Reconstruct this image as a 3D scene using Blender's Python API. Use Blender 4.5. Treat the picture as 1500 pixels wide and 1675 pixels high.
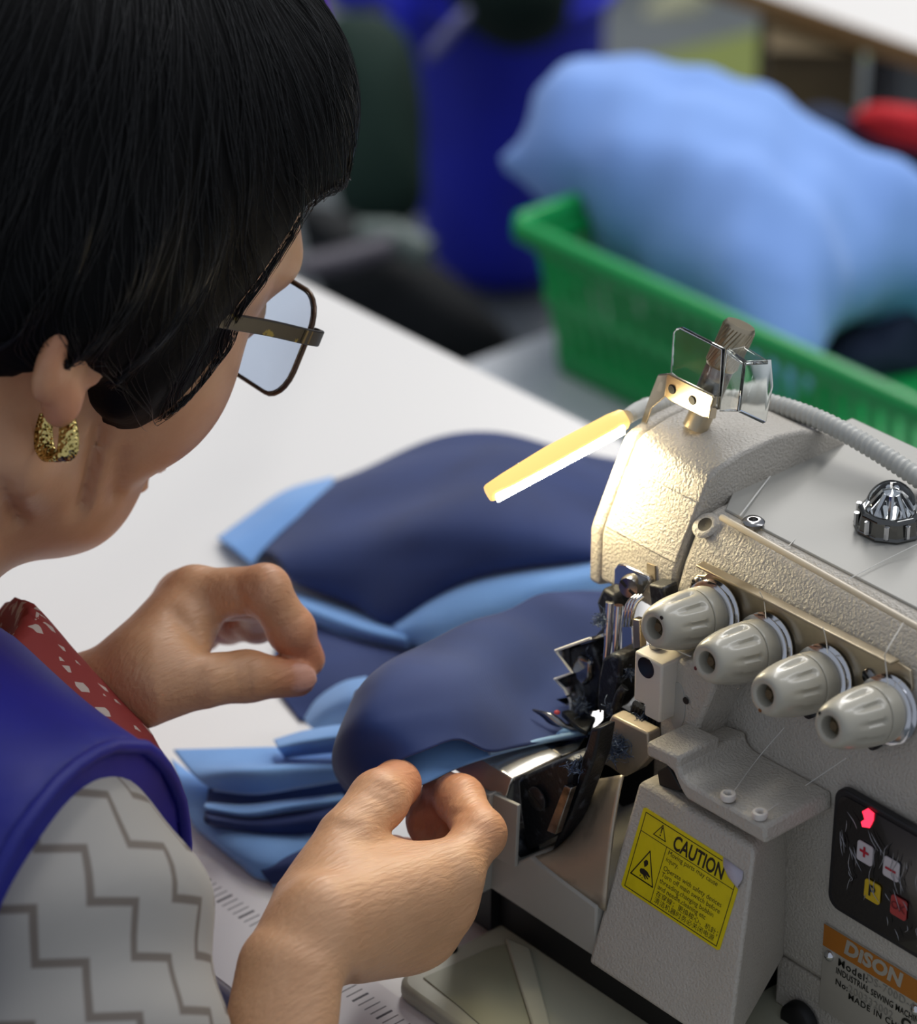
import bpy, bmesh, math, random
import numpy as np
from mathutils import Vector, Matrix
random.seed(7); np.random.seed(7)
for o in list(bpy.data.objects): bpy.data.objects.remove(o)
S = bpy.context.scene

# ------------------------------------------------------------------ camera
# Lengths below are millimetres measured from the needle point on the machine's
# cloth plate: x along the machine bed, y away from the operator, z up.
ZP = 0.84                                   # height of the cloth plate above the floor (m)
FPX, D0 = 5200.0, 1.10
def _rot(yaw, pitch, roll):
    f = np.array([math.sin(yaw)*math.cos(pitch), math.cos(yaw)*math.cos(pitch), -math.sin(pitch)])
    r = np.array([math.cos(yaw), -math.sin(yaw), 0]); d = np.cross(f, r)
    c, s = math.cos(roll), math.sin(roll)
    return np.stack([c*r+s*d, -s*r+c*d, f])
RC = _rot(math.radians(-48.7), math.radians(28.7), math.radians(-.2))
CC = np.array([0, 0, ZP]) - RC.T @ (D0*np.array([(965-750)/FPX, (1195-837.5)/FPX, 1]))
def ray(u, v): return RC.T @ np.array([(u-750)/FPX, (v-837.5)/FPX, 1])
def mm(p): return (np.asarray(p, float)-np.array([0, 0, ZP]))*1000
CMM = mm(CC)
def A(u, v, x=None, y=None, z=None, d=None, pl=None):
    """point (mm) on the photo's sight line u,v where it meets a plane of the place"""
    r = ray(u, v)
    if x is not None: k = (x-CMM[0])/r[0]
    elif y is not None: k = (y-CMM[1])/r[1]
    elif z is not None: k = (z-CMM[2])/r[2]
    elif d is not None: k = d
    else:
        p0, n = np.asarray(pl[0], float), np.asarray(pl[1], float)
        k = ((p0-CMM) @ n)/(r @ n)
    return CMM + k*r
cam = bpy.data.cameras.new('camera'); camo = bpy.data.objects.new('camera', cam)
S.collection.objects.link(camo); S.camera = camo
cam.sensor_fit = 'HORIZONTAL'; cam.sensor_width = 36.0; cam.lens = FPX/1500*36.0
Mx = Matrix.Identity(4)
for i in range(3):
    Mx[i][0] = RC[0][i]; Mx[i][1] = -RC[1][i]; Mx[i][2] = -RC[2][i]; Mx[i][3] = CC[i]
camo.matrix_world = Mx
cam.clip_start = 0.05; cam.clip_end = 60
cam.dof.use_dof = True; cam.dof.focus_distance = 1.04; cam.dof.aperture_fstop = cam.lens/13.0
# ------------------------------------------------------------------ light
W = bpy.data.worlds.new('World'); S.world = W; W.use_nodes = True
W.node_tree.nodes['Background'].inputs[0].default_value = (.80, .87, 1.0, 1)
W.node_tree.nodes['Background'].inputs[1].default_value = .40
def area(name, loc, target, sx, sy, power, col):
    l = bpy.data.lights.new(name, 'AREA'); l.shape = 'RECTANGLE'; l.size = sx; l.size_y = sy
    l.energy = power; l.color = col
    o = bpy.data.objects.new(name, l); S.collection.objects.link(o)
    o.location = loc
    o.rotation_euler = (Vector(target)-Vector(loc)).to_track_quat('-Z', 'Y').to_euler()
    return o
area('ceiling_tube_light', (-1.1, 1.2, 2.75), (-.2, .1, .8), .35, 2.4, 30, (1, .97, .93))
area('ceiling_tube_light', (.9, 1.6, 2.75), (.1, .2, .8), .35, 2.4, 20, (.96, .97, 1))
area('ceiling_tube_light', (-2.2, 3.0, 2.75), (-2.0, 2.4, 0), .35, 2.4, 30, (1, .98, .95))
S.view_settings.view_transform = 'Standard'; S.view_settings.look = 'None'
S.view_settings.gamma = 1; S.view_settings.use_curve_mapping = False
S.view_settings.exposure = 0.0

# ------------------------------------------------------------------ helpers
def Wd(p): return (p[0]/1000., p[1]/1000., p[2]/1000.+ZP)
def parent_to(o, p):
    if p is None: return
    o.parent = p
    if p.type == 'EMPTY': o.matrix_parent_inverse = p.matrix_basis.inverted()
def tag(o, label, cat=None, group=None, kind=None):
    o['label'] = label
    if cat: o['category'] = cat
    if group: o['group'] = group
    if kind: o['kind'] = kind
    return o
def thing(name, base, label, cat, group=None):
    o = bpy.data.objects.new(name, None); S.collection.objects.link(o)
    o.empty_display_size = .02; o.location = Wd(base)
    return tag(o, label, cat, group)
def mesh(name, V, F, mat, parent=None, smooth=True, label=None, bevel=0, seg=2, solid=0, sub=0, ang=40, off=0, mats=None, fm=None):
    me = bpy.data.meshes.new(name)
    V = np.asarray(V, float).copy(); V = V/1000.; V[:, 2] += ZP
    me.from_pydata(V.tolist(), [], [tuple(int(i) for i in f) for f in F]); me.validate(); me.update()
    o = bpy.data.objects.new(name, me); S.collection.objects.link(o)
    me.materials.append(mat)
    if mats:
        for m in mats: me.materials.append(m)
    if fm is not None: me.polygons.foreach_set('material_index', np.asarray(fm, dtype=np.int32))
    if smooth: me.polygons.foreach_set('use_smooth', [True]*len(me.polygons))
    parent_to(o, parent)
    if label: o['label'] = label
    if solid:
        m = o.modifiers.new('s', 'SOLIDIFY'); m.thickness = solid/1000.; m.offset = off
    if sub:
        m = o.modifiers.new('u', 'SUBSURF'); m.levels = sub; m.render_levels = sub
    if bevel:
        m = o.modifiers.new('b', 'BEVEL'); m.width = bevel/1000.; m.segments = seg
        m.limit_method = 'ANGLE'; m.angle_limit = math.radians(ang); m.harden_normals = False
    if smooth and not sub:
        try:
            me.set_sharp_from_angle(angle=math.radians(50))
        except Exception: pass
    return o
class MB:
    def __init__(s): s.V = []; s.F = []; s.M = []; s.m = 0
    def add(s, V, F):
        n = len(s.V); s.V += [tuple(map(float, v)) for v in V]; s.F += [tuple(i+n for i in f) for f in F]
        s.M += [s.m]*len(F); return s
    def box(s, lo, hi):
        x0, y0, z0 = lo; x1, y1, z1 = hi
        return s.add([(x0,y0,z0),(x1,y0,z0),(x1,y1,z0),(x0,y1,z0),(x0,y0,z1),(x1,y0,z1),(x1,y1,z1),(x0,y1,z1)],
                     [(0,3,2,1),(4,5,6,7),(0,1,5,4),(1,2,6,5),(2,3,7,6),(3,0,4,7)])
    def prism(s, pts, vec):
        """closed polygon (3-D points) swept by vec"""
        n = len(pts); P = [np.asarray(p, float) for p in pts]; v = np.asarray(vec, float)
        nrm = sum((np.cross(P[i]-P[0], P[(i+1) % n]-P[0]) for i in range(n)), np.zeros(3))
        if nrm @ v > 0: P = P[::-1]
        V = P+[p+v for p in P]
        F = [tuple(range(n)), tuple(range(2*n-1, n-1, -1))]+[((i+1) % n, i, n+i, n+(i+1) % n) for i in range(n)]
        return s.add(V, F)
    def tube(s, pts, r, n=10, cap=True, closed=False):
        P = [np.asarray(p, float) for p in pts]; m = len(P)
        rr = list(r) if hasattr(r, '__len__') else [r]*m
        up = None; V = []
        for i in range(m):
            a = P[(i-1) % m] if (i > 0 or closed) else P[i]; b = P[(i+1) % m] if (i < m-1 or closed) else P[i]
            t = b-a; t = t/(np.linalg.norm(t)+1e-12)
            if up is None:
                up = np.array([0, 0, 1.]) if abs(t[2]) < .9 else np.array([1., 0, 0])
            up = up-t*(up @ t); up /= np.linalg.norm(up)+1e-12
            w = np.cross(t, up)
            for k in range(n):
                q = 2*math.pi*k/n
                V.append(P[i]+rr[i]*(math.cos(q)*up+math.sin(q)*w))
        F = []
        for i in range(m if closed else m-1):
            j = (i+1) % m
            for k in range(n):
                l = (k+1) % n
                F.append((i*n+k, i*n+l, j*n+l, j*n+k))
        if cap and not closed:
            F.append(tuple(range(n-1, -1, -1))); F.append(tuple((m-1)*n+k for k in range(n)))
        return s.add(V, F)
    def lathe(s, prof, o, ax, n=24, cap=True):
        """profile [(r,h)...] turned about axis ax through o"""
        o = np.asarray(o, float); ax = np.asarray(ax, float); ax = ax/np.linalg.norm(ax)
        u = np.array([0, 0, 1.]) if abs(ax[2]) < .9 else np.array([1., 0, 0])
        u = u-ax*(u @ ax); u /= np.linalg.norm(u); w = np.cross(ax, u)
        V = []; m = len(prof)
        for r, h in prof:
            for k in range(n):
                q = 2*math.pi*k/n
                V.append(o+ax*h+r*(math.cos(q)*u+math.sin(q)*w))
        F = [(i*n+k, i*n+(k+1) % n, (i+1)*n+(k+1) % n, (i+1)*n+k) for i in range(m-1) for k in range(n)]
        if cap:
            F.append(tuple(range(n-1, -1, -1))); F.append(tuple((m-1)*n+k for k in range(n)))
        return s.add(V, F)
    def grid(s, G, close=False):
        G = np.asarray(G, float); a, b = G.shape[:2]
        F = [(i*b+j, i*b+j+1, (i+1)*b+j+1, (i+1)*b+j) for i in range(a-1) for j in range(b-1)]
        return s.add(G.reshape(-1, 3), F)
    def build(s, name, mat, parent=None, **k):
        if len(set(s.M)) > 1: k['fm'] = s.M
        return mesh(name, s.V, s.F, mat, parent, **k)
def rrect(cx, cy, w, h, r, n=5):
    P = []
    for sx, sy, a0 in ((1,1,0),(-1,1,90),(-1,-1,180),(1,-1,270)):
        for k in range(n+1):
            a = math.radians(a0+90*k/n)
            P.append((cx+sx*(w/2-r)+r*math.cos(a), cy+sy*(h/2-r)+r*math.sin(a)))
    return P
def catmull(P, n):
    """smooth resampling of a list of points along axis 0"""
    P = np.asarray(P, float); m = len(P)
    Q = np.concatenate([(2*P[0]-P[1])[None], P, (2*P[-1]-P[-2])[None]])
    t = np.linspace(0, m-1, n); i = np.minimum(t.astype(int), m-2); f = (t-i).reshape([-1]+[1]*(P.ndim-1))
    a, b, c, d = Q[i], Q[i+1], Q[i+2], Q[i+3]
    return .5*((2*b)+(c-a)*f+(2*a-5*b+4*c-d)*f**2+(3*b-a-3*c+d)*f**3)
def surf(C, nu, nv):
    """control grid -> smooth grid"""
    G = catmull(np.asarray(C, float), nu)
    return catmull(G.transpose(1, 0, 2), nv).transpose(1, 0, 2)
def text_mesh(txt, size, name, mat, parent, org, ux, uy, lift=.08, align='LEFT', bold=0, shear=0, sx=1.0, spacing=1.0):
    cu = bpy.data.curves.new('t', 'FONT'); cu.body = txt; cu.size = 1; cu.align_x = align; cu.align_y = 'BOTTOM_BASELINE'
    cu.offset = bold; cu.shear = shear; cu.space_character = spacing; cu.resolution_u = 3
    o = bpy.data.objects.new('t', cu); S.collection.objects.link(o)
    dg = bpy.context.evaluated_depsgraph_get(); me = bpy.data.meshes.new_from_object(o.evaluated_get(dg))
    bpy.data.objects.remove(o)
    V = np.array([v.co for v in me.vertices]) if len(me.vertices) else np.zeros((0, 3))
    F = [tuple(p.vertices) for p in me.polygons]; bpy.data.meshes.remove(me)
    if not len(V): return None
    ux = np.asarray(ux, float); ux = ux/np.linalg.norm(ux); uy = np.asarray(uy, float); uy = uy/np.linalg.norm(uy)
    nz = np.cross(ux, uy)
    G = np.asarray(org, float)+V[:, :1]*size*sx*ux+V[:, 1:2]*size*uy+lift*nz
    return mesh(name, G, F, mat, parent, smooth=False)
# ------------------------------------------------------------------ materials
def rgb(*c): return (c[0], c[1], c[2], 1)
def hexc(h):
    h = h.lstrip('#')
    c = [int(h[i:i+2], 16)/255. for i in (0, 2, 4)]
    return tuple(x/12.92 if x <= .04045 else ((x+.055)/1.055)**2.4 for x in c)
def mat(name, col, rough=.5, metal=0., bump=None, var=None, **k):
    """bump=(scale per m, strength, distance mm, kind); var=(scale, second colour, low, high)"""
    m = bpy.data.materials.new(name); m.use_nodes = True
    N = m.node_tree.nodes; L = m.node_tree.links; b = N['Principled BSDF']
    if isinstance(col, str): col = hexc(col)
    b.inputs['Base Color'].default_value = rgb(*col); b.inputs['Roughness'].default_value = rough
    b.inputs['Metallic'].default_value = metal
    for kk, v in k.items():
        b.inputs[kk.replace('_', ' ')].default_value = v
    tc = N.new('ShaderNodeTexCoord')
    if bump:
        sc, st, dist, kind = bump
        if kind == 'noise':
            t = N.new('ShaderNodeTexNoise'); t.inputs['Scale'].default_value = sc; t.inputs['Detail'].default_value = 3; out = t.outputs['Fac']
        elif kind == 'voronoi':
            t = N.new('ShaderNodeTexVoronoi'); t.feature = 'SMOOTH_F1'; t.inputs['Scale'].default_value = sc; out = t.outputs['Distance']
        else:
            t = N.new('ShaderNodeTexWave'); t.inputs['Scale'].default_value = sc; t.bands_direction = 'DIAGONAL'; t.inputs['Distortion'].default_value = .6; out = t.outputs['Fac']
        L.new(tc.outputs['Object'], t.inputs['Vector'])
        bp = N.new('ShaderNodeBump'); bp.inputs['Strength'].default_value = st; bp.inputs['Distance'].default_value = dist/1000.
        L.new(out, bp.inputs['Height']); L.new(bp.outputs[0], b.inputs['Normal'])
    if var:
        sc, c2, lo, hi = var
        if isinstance(c2, str): c2 = hexc(c2)
        t = N.new('ShaderNodeTexNoise'); t.inputs['Scale'].default_value = sc; t.inputs['Detail'].default_value = 5
        L.new(tc.outputs['Object'], t.inputs['Vector'])
        mr = N.new('ShaderNodeMapRange'); mr.inputs['From Min'].default_value = lo; mr.inputs['From Max'].default_value = hi
        L.new(t.outputs['Fac'], mr.inputs['Value'])
        mx = N.new('ShaderNodeMix'); mx.data_type = 'RGBA'
        mx.inputs[6].default_value = rgb(*col); mx.inputs[7].default_value = rgb(*c2)
        L.new(mr.outputs[0], mx.inputs[0]); L.new(mx.outputs[2], b.inputs['Base Color'])
    return m
M = {}
ENA = '#bab4aa'
M['enamel'] = mat('textured_enamel', ENA, .38, bump=(1000, .8, .9, 'noise'), var=(40, '#b4ada1', .45, .75))
M['enamel_smooth'] = mat('smooth_enamel', '#a5a39c', .5, bump=(2600, .12, .15, 'noise'))
M['enamel_base'] = mat('base_enamel', '#b9b8a2', .45, var=(30, '#a5a48f', .5, .8))
M['sheet'] = mat('bare_sheet_metal', '#b7ab98', .42, .55, bump=(500, .15, .2, 'noise'), var=(90, '#80776a', .52, .8))
M['plate'] = mat('brushed_plate_metal', '#d8d4cd', .27, .85, bump=(700, .08, .1, 'noise'))
M['nickel'] = mat('nickel_plated_brass', '#c2b49a', .28, .9, var=(60, '#9d9078', .5, .8))
M['chrome'] = mat('chrome', '#d9dade', .12, 1.)
M['steel'] = mat('polished_steel', '#9b9a9a', .22, 1., var=(160, '#4c4b4b', .5, .75))
M['oily'] = mat('oily_dark_metal', '#1b1d22', .42, .35, bump=(700, .5, .5, 'noise'), var=(260, '#5c636c', .58, .78))
M['lint'] = mat('dusty_lint', '#3a465e', .95, bump=(1500, .9, .6, 'noise'), var=(500, '#8d9db0', .5, .7))
M['black'] = mat('black_rubber', '#0b0b0d', .55)
M['knob'] = mat('knob_plastic', '#b3ae9f', .33, Coat_Weight=.25)
M['knobhole'] = mat('knob_bore', '#5a4c33', .5)
M['silicone'] = mat('translucent_white_box', '#e6dfd3', .4, Transmission_Weight=.25, Subsurface_Weight=.3, Subsurface_Radius=(.01, .01, .01))
M['clear'] = mat('clear_acrylic', '#f2f6f4', .03, Transmission_Weight=1., IOR=1.46)
M['yellow'] = mat('yellow_vinyl', '#d9c70a', .38, var=(200, '#cbb90a', .5, .8))
M['ink'] = mat('black_print', '#15140a', .5)
M['paleink'] = mat('faded_print', '#8b877d', .5)
M['white'] = mat('white_ceramic', '#d8d2cb', .3)
M['orange'] = mat('orange_print', '#a8661a', .4)
M['nameplate'] = mat('name_plate_metal', '#b9b3a8', .38, .4)
M['panel'] = mat('glossy_black_panel', '#100c0e', .14, Coat_Weight=.5)
M['film'] = mat('crinkled_film', '#101014', .12, bump=(160, 1., 1.2, 'noise'), Transmission_Weight=1., IOR=1.2)
M['keywhite'] = mat('white_key', '#c9c1c4', .45); M['keyyellow'] = mat('yellow_key', '#c9a81c', .45); M['keyred'] = mat('red_key', '#a83a38', .45)
M['redprint'] = mat('red_print', '#b1122c', .5)
M['thread'] = mat('white_thread', '#d8d6d0', .7)
M['conduit'] = mat('grey_conduit', '#c3c3bd', .45)
def emis(name, col, st, base=(0.8, .7, .4)):
    m = mat(name, base, .35); b = m.node_tree.nodes['Principled BSDF']
    b.inputs['Emission Color'].default_value = rgb(*col); b.inputs['Emission Strength'].default_value = st
    return m
M['led'] = emis('warm_led_strip', (1, .84, .52), 120); M['lampbody'] = emis('amber_lamp_sleeve', (1, .66, .22), 1.05, hexc('#c9a050'))
M['led_red'] = emis('red_led', (1, .02, .05), 3.0, (.5, .0, .02))
# ------------------------------------------------------------------ setting
M['laminate'] = mat('white_laminate', '#e9e6e2', .33, bump=(900, .03, .1, 'noise'))
M['wood_edge'] = mat('brown_edge_band', '#a47f50', .5, var=(14, '#8f6c40', .4, .7))
M['floor'] = mat('grey_floor_paint', '#6d7375', .55, var=(3, '#5c6264', .4, .7))
M['wall'] = mat('pale_wall_paint', '#a9a8a2', .8, var=(2, '#9c9b96', .4, .7))
M['leg'] = mat('grey_leg_paint', '#8d8f90', .5, .2)
def struct(o): o['kind'] = 'structure'; return o
struct(MB().box((-7000, -2500, -890), (4000, 7500, -840)).build('floor', M['floor'], smooth=False))
struct(MB().box((-7000, 7500, -840), (4000, 7600, 2160)).build('wall_back', M['wall'], smooth=False))
struct(MB().box((-7100, -2500, -840), (-7000, 7600, 2160)).build('wall_left', M['wall'], smooth=False))
# the sewing table
TZ = -75.
tb = thing('sewing_table', (-350, 50, -840), 'large white laminate sewing table under the overlock machine', 'table')
def slab(nm, pts, z0, z1, m, par, bev=2):
    return MB().prism([(p[0], p[1], z0) for p in pts], (0, 0, z1-z0)).build(nm, m, par, bevel=bev)
slab('tabletop', [(-1150, -126), (420, -126), (420, 262), (-1150, 262)], TZ-26, TZ, M['laminate'], tb, 2.5)
for x in (-1080, 350):
    for y in (-90, 220):
        MB().box((x-20, y-20, -840), (x+20, y+20, TZ-26)).build('leg', M['leg'], tb, bevel=3)
MB().box((-1060, 200, -700), (330, 240, -660)).build('stretcher', M['leg'], tb, bevel=3)
# printed paper measuring tape stuck along the front of the table
tp = thing('measuring_tape', (-45, -96, TZ), 'white paper measuring tape with black ticks stuck along the table front', 'tape')
MB().box((-420, -124, TZ+.02), (200, -84, TZ+.15)).build('strip', mat('tape_paper', '#e4e0e0', .5), tp, smooth=False)
k = MB()
for i in range(-60, 40):
    x = -76+i*3.18; w = 1.0 if i % 4 == 0 else .42
    k.box((x-w/2, -97.5, TZ+.15), (x+w/2, -90.5, TZ+.2))
tk = k.build('graduation_marks', mat('tape_ink', '#3a3540', .6), tp, smooth=False); tk['kind'] = 'stuff'
# ---- second table and what stands on it
BZ = -300.
a = A(770, 590, z=BZ); b = A(895, 543, z=BZ); dY = (b-a)/np.linalg.norm(b-a); dX = np.array([dY[1], -dY[0], 0])
t2 = thing('low_bench', (a+dX*400+dY*330)*[1, 1, 0]+[0, 0, -840], 'low grey-white bench behind the sewing table carrying the green basket', 'bench')
pp = [a-dY*120, a-dY*120+dX*900, a+dX*900+dY*420, a+dY*420]
slab('benchtop', pp, BZ-25, BZ, mat('bench_laminate', '#c9ccd2', .4), t2)
for q in ((40, -60), (860, -60), (860, 390), (40, 390)):
    c = a+dX*q[0]+dY*q[1]
    MB().box((c[0]-18, c[1]-18, -840), (c[0]+18, c[1]+18, BZ-25)).build('leg', M['leg'], t2, bevel=2)
# green plastic basket with slotted sides
M['green'] = mat('green_plastic', '#0d9a4c', .38, Subsurface_Weight=.1, Subsurface_Radius=(.01, .02, .01))
p0 = A(915, 604, z=BZ+2); c0 = A(858, 356, y=p0[1]-14); H = c0[2]-p0[2]; x0 = p0[0]; y0 = p0[1]; xo = p0[0]-c0[0]
LX, LY = 410., 200.
bk = thing('laundry_basket', (x0+LX/2, y0+LY/2, BZ), 'green plastic basket with slotted sides filled with light blue cloth', 'basket')
slab('bottom', [(x0, y0), (x0+LX, y0), (x0+LX, y0+LY), (x0, y0+LY)], BZ, BZ+4, M['green'], bk, 2)
def ring(f, gx=0):  # corners of the basket at height fraction f
    e = f*14; ex = f*xo
    return [np.array([x0-ex-gx, y0-e-gx, BZ+H*f]), np.array([x0+LX+ex+gx, y0-e-gx, BZ+H*f]), np.array([x0+LX+ex+gx, y0+LY+e+gx, BZ+H*f]), np.array([x0-ex-gx, y0+LY+e+gx, BZ+H*f])]
def band(f0, f1, t, nm):
    k = MB(); r0, r1 = ring(f0), ring(f1); i0, i1 = ring(f0, -t), ring(f1, -t)
    k.add(r0+r1+i0+i1, [(i, (i+1) % 4, 4+(i+1) % 4, 4+i) for i in range(4)]+[(8+(i+1) % 4, 8+i, 12+i, 12+(i+1) % 4) for i in range(4)]
          + [(4+i, 4+(i+1) % 4, 12+(i+1) % 4, 12+i) for i in range(4)]+[((i+1) % 4, i, 8+i, 8+(i+1) % 4) for i in range(4)])
    return k.build(nm, M['green'], bk, bevel=1.5)
band(0, .16, 3, 'lower_band'); band(.46, .54, 3, 'middle_band'); band(.80, .93, 3, 'upper_band')
k = MB(); r = ring(.96, 6)
k.tube([r[0]+[8, 0, 0], r[1]-[8, 0, 0], r[1]+[0, 8, 0], r[2]-[0, 8, 0], r[2]-[8, 0, 0], r[3]+[8, 0, 0], r[3]-[0, 8, 0], r[0]+[0, 8, 0]], 7.5, 10, closed=True)
k.build('rim', M['green'], bk)
sl = bpy.data.meshes.new('slat'); sv = MB().box((-3.4, -1, 0), (3.4, 1, 1)); sl.from_pydata([(v[0]/1000, v[1]/1000, v[2]) for v in sv.V], [], sv.F); sl.materials.append(M['green'])
r0, r1 = ring(.14, -1.5), ring(.82, -1.5)
for s in range(4):
    n = 30 if s % 2 == 0 else 22
    for i in range(n):
        f = (i+.5)/n; p = r0[s]*(1-f)+r0[(s+1) % 4]*f; q = r1[s]*(1-f)+r1[(s+1) % 4]*f
        o = bpy.data.objects.new('slat', sl); S.collection.objects.link(o)
        z = Vector(q-p); L = z.length; z.normalize(); xx = Vector(r0[(s+1) % 4]-r0[s]).normalized(); yy = z.cross(xx)
        m = Matrix((xx, yy, z)).transposed().to_4x4() @ Matrix.Diagonal((1, 1, L/1000, 1)); m.translation = Wd(p)
        parent_to(o, bk); o.matrix_basis = m
def puff(nm, outline, d, thick, m, amp=0, par=None, n=14, seed=1, ctr=None, tilt=0, dd=None):
    """a stuffed, closed form: outline points (u,v[,extra distance]) at distance d (mm along the view)"""
    rng = np.random.default_rng(seed)
    O = np.array([A(p[0], p[1], d=d+(p[2] if len(p) > 2 else 0)) for p in outline])
    O = catmull(np.concatenate([O, O[:1]]), 72)[:-1]
    c = O.mean(0) if ctr is None else A(ctr[0], ctr[1], d=d)
    fw = ray(750, 837); V = []; F = []; N = len(O)
    ph = rng.uniform(0, 6.28, (6, 3)); fr = rng.uniform(.008, .03, (6, 3))
    def wob(P): return amp*np.sin(P @ fr.T+ph[:, 0]).sum(1)/3
    for side in (-1, 1):
        for i in range(n+1):
            s = 1-(i/n)**1.0
            a_ = math.sin(math.acos(s)) if s < 1 else 0
            P = c+(O-c)*s; P = P+side*fw*thick*(a_**.9)
            P = P+side*fw*(wob(P)*min(1, 3*a_))[:, None]
            V += P.tolist()
        b0 = 0 if side < 0 else (n+1)*N
        for i in range(n):
            for j in range(N):
                q = (b0+i*N+j, b0+i*N+(j+1) % N, b0+(i+1)*N+(j+1) % N, b0+(i+1)*N+j)
                F.append(q if side > 0 else q[::-1])
    return mesh(nm, V, F, m, par)
M['sky_cloth'] = mat('light_blue_cloth', '#86aef2', .85, bump=(60, .15, 3, 'noise'), var=(9, '#7aa2e8', .4, .7), Sheen_Weight=.2)
dB = (A(1000, 420, y=y0+60)-CMM) @ RC[2]*1.0
o = puff('cloth_bundle', [(1285, 655, -20), (1335, 575, -20), (1405, 520, 0), (1530, 455, 0), (1545, 610, 0), (1470, 655, 0), (1360, 675, -10)], dB+25, 60, mat('navy_heap', '#1b2640', .9), amp=5, seed=6)
tag(o, 'dark navy cloth heap in the right end of the basket', 'cloth')
# ---- things further back
M['royal'] = mat('royal_blue_plastic', '#222ccc', .5, var=(6, '#1a22a6', .4, .7))
M['dkgreen'] = mat('dark_green_cloth', '#163229', .85, var=(8, '#0f261f', .4, .7))
FZ = -840.
c = A(822, 452, z=FZ)
R_ = 100.
hm = thing('blue_hamper', (c[0], c[1], FZ), 'tall royal blue hamper on the floor behind the green basket', 'hamper')
k = MB(); k.lathe([(2, 0), (R_*.5, 4), (R_*.78, 30), (R_*.96, 90), (R_*1.03, 180), (R_*1.06, 360), (R_*1.08, 470), (R_*1.02, 470), (R_*.9, 120), (2, 20)], c, (0, 0, 1), 40, cap=False); k.build('body', M['royal'], hm)
k = MB(); k.tube([c+np.array([R_*1.09*math.cos(t), R_*1.09*math.sin(t), 330]) for t in np.linspace(0, 6.283, 41)[:-1]], 9, 8, closed=True); k.build('rim_band', M['royal'], hm)
o = puff('cloth_bundle', [(730, -60), (745, 20), (800, 70), (860, 82), (920, 50), (935, -30), (900, -110), (800, -120)], 3050, 90, M['dkgreen'], amp=8, seed=8)
tag(o, 'dark green cloth bundle stuffed in the top of the blue hamper', 'cloth')
# dark green swivel chair with black seat left of the hamper
c2 = A(600, 420, z=FZ)
ch = thing('swivel_chair', (c2[0], c2[1], FZ), 'dark green swivel chair beyond the table, left of the hamper', 'chair')
puff('backrest', [(530, 45), (560, 22), (620, 25), (665, 60), (690, 150), (695, 260), (690, 340), (640, 372), (560, 350), (535, 200)], 2950, 45, M['dkgreen'], amp=3, par=ch, seed=3)
puff('seat', [(480, 330), (560, 345), (680, 410), (760, 470), (840, 570), (700, 600), (600, 560), (520, 470)], 2780, 50, mat('black_seat_cloth', '#0c1014', .8), amp=5, par=ch, seed=5)
k = MB(); k.tube([A(585, 378, d=2700), A(640, 384, d=2700), A(700, 415, d=2690)], [10, 13, 14], 10); k.build('armrest', mat('grey_plastic', '#66736f', .5), ch)
k = MB(); k.tube([A(490, 440, d=2640), A(560, 425, d=2650), A(640, 402, d=2660)], 11, 10); k.build('lever', mat('grey_bar', '#56525c', .5), ch)
k = MB(); q = A(640, 500, d=2900); k.tube([q, (q[0], q[1], FZ+60)], 25, 12)
for i in range(5):
    t = i*1.2566; k.tube([(q[0], q[1], FZ+70), (q[0]+260*math.cos(t), q[1]+260*math.sin(t), FZ+30)], 16, 8)
    k.lathe([(2, -10), (26, -10), (26, 10), (2, 10)], (q[0]+260*math.cos(t), q[1]+260*math.sin(t), FZ+26), (math.sin(t), -math.cos(t), 0), 14)
k.build('star_base', M['black'], ch)
o = puff('cloth_bundle', [(520, -90), (690, -90), (700, 20), (672, 120), (655, 60), (610, 12), (545, 10)], 3150, 50, M['royal'], amp=5, seed=9)
tag(o, 'royal blue cloth draped behind the dark green chair back', 'cloth')
o = puff('grey_handle', [(690, 86), (752, 18), (766, 30), (708, 100)], 2900, 9, mat('grey_handle_plastic', '#6d6f9c', .5)); tag(o, 'slim grey handle leaning on the blue hamper', 'handle')
o = puff('purple_cloth', [(505, -40), (530, -10), (545, 40), (553, 90), (520, 90), (490, 20)], 1500, 14, mat('purple_cloth', '#5a1fa0', .8)); tag(o, 'purple cloth edge seen just past the hair', 'cloth')
# far worktable with brown edge, top right
WZ = -235.
a = A(1190, 2, z=WZ-17); b = A(1500, 112, z=WZ-17); e = (b-a)/np.linalg.norm(b-a); nn = np.array([-e[1], e[0], 0])
wt = thing('worktable', (*((a+b)/2+nn*300)[:2], FZ), 'far worktable with white top and brown edge at top right', 'table')
q = [a-e*300, b+e*300, b+e*300+nn*700, a-e*300+nn*700]
slab('tabletop', q, WZ-17, WZ, M['laminate'], wt, 1)
slab('edge_band', [q[0]-nn*2, q[1]-nn*2, q[1], q[0]], WZ-18, WZ-.2, M['wood_edge'], wt, .5)
for s in (130, 600):
    for w in (60, 640):
        c = a+e*s+nn*w; MB().box((c[0]-18, c[1]-18, FZ), (c[0]+18, c[1]+18, WZ-17)).build('leg', M['leg'], wt, bevel=2)
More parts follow.
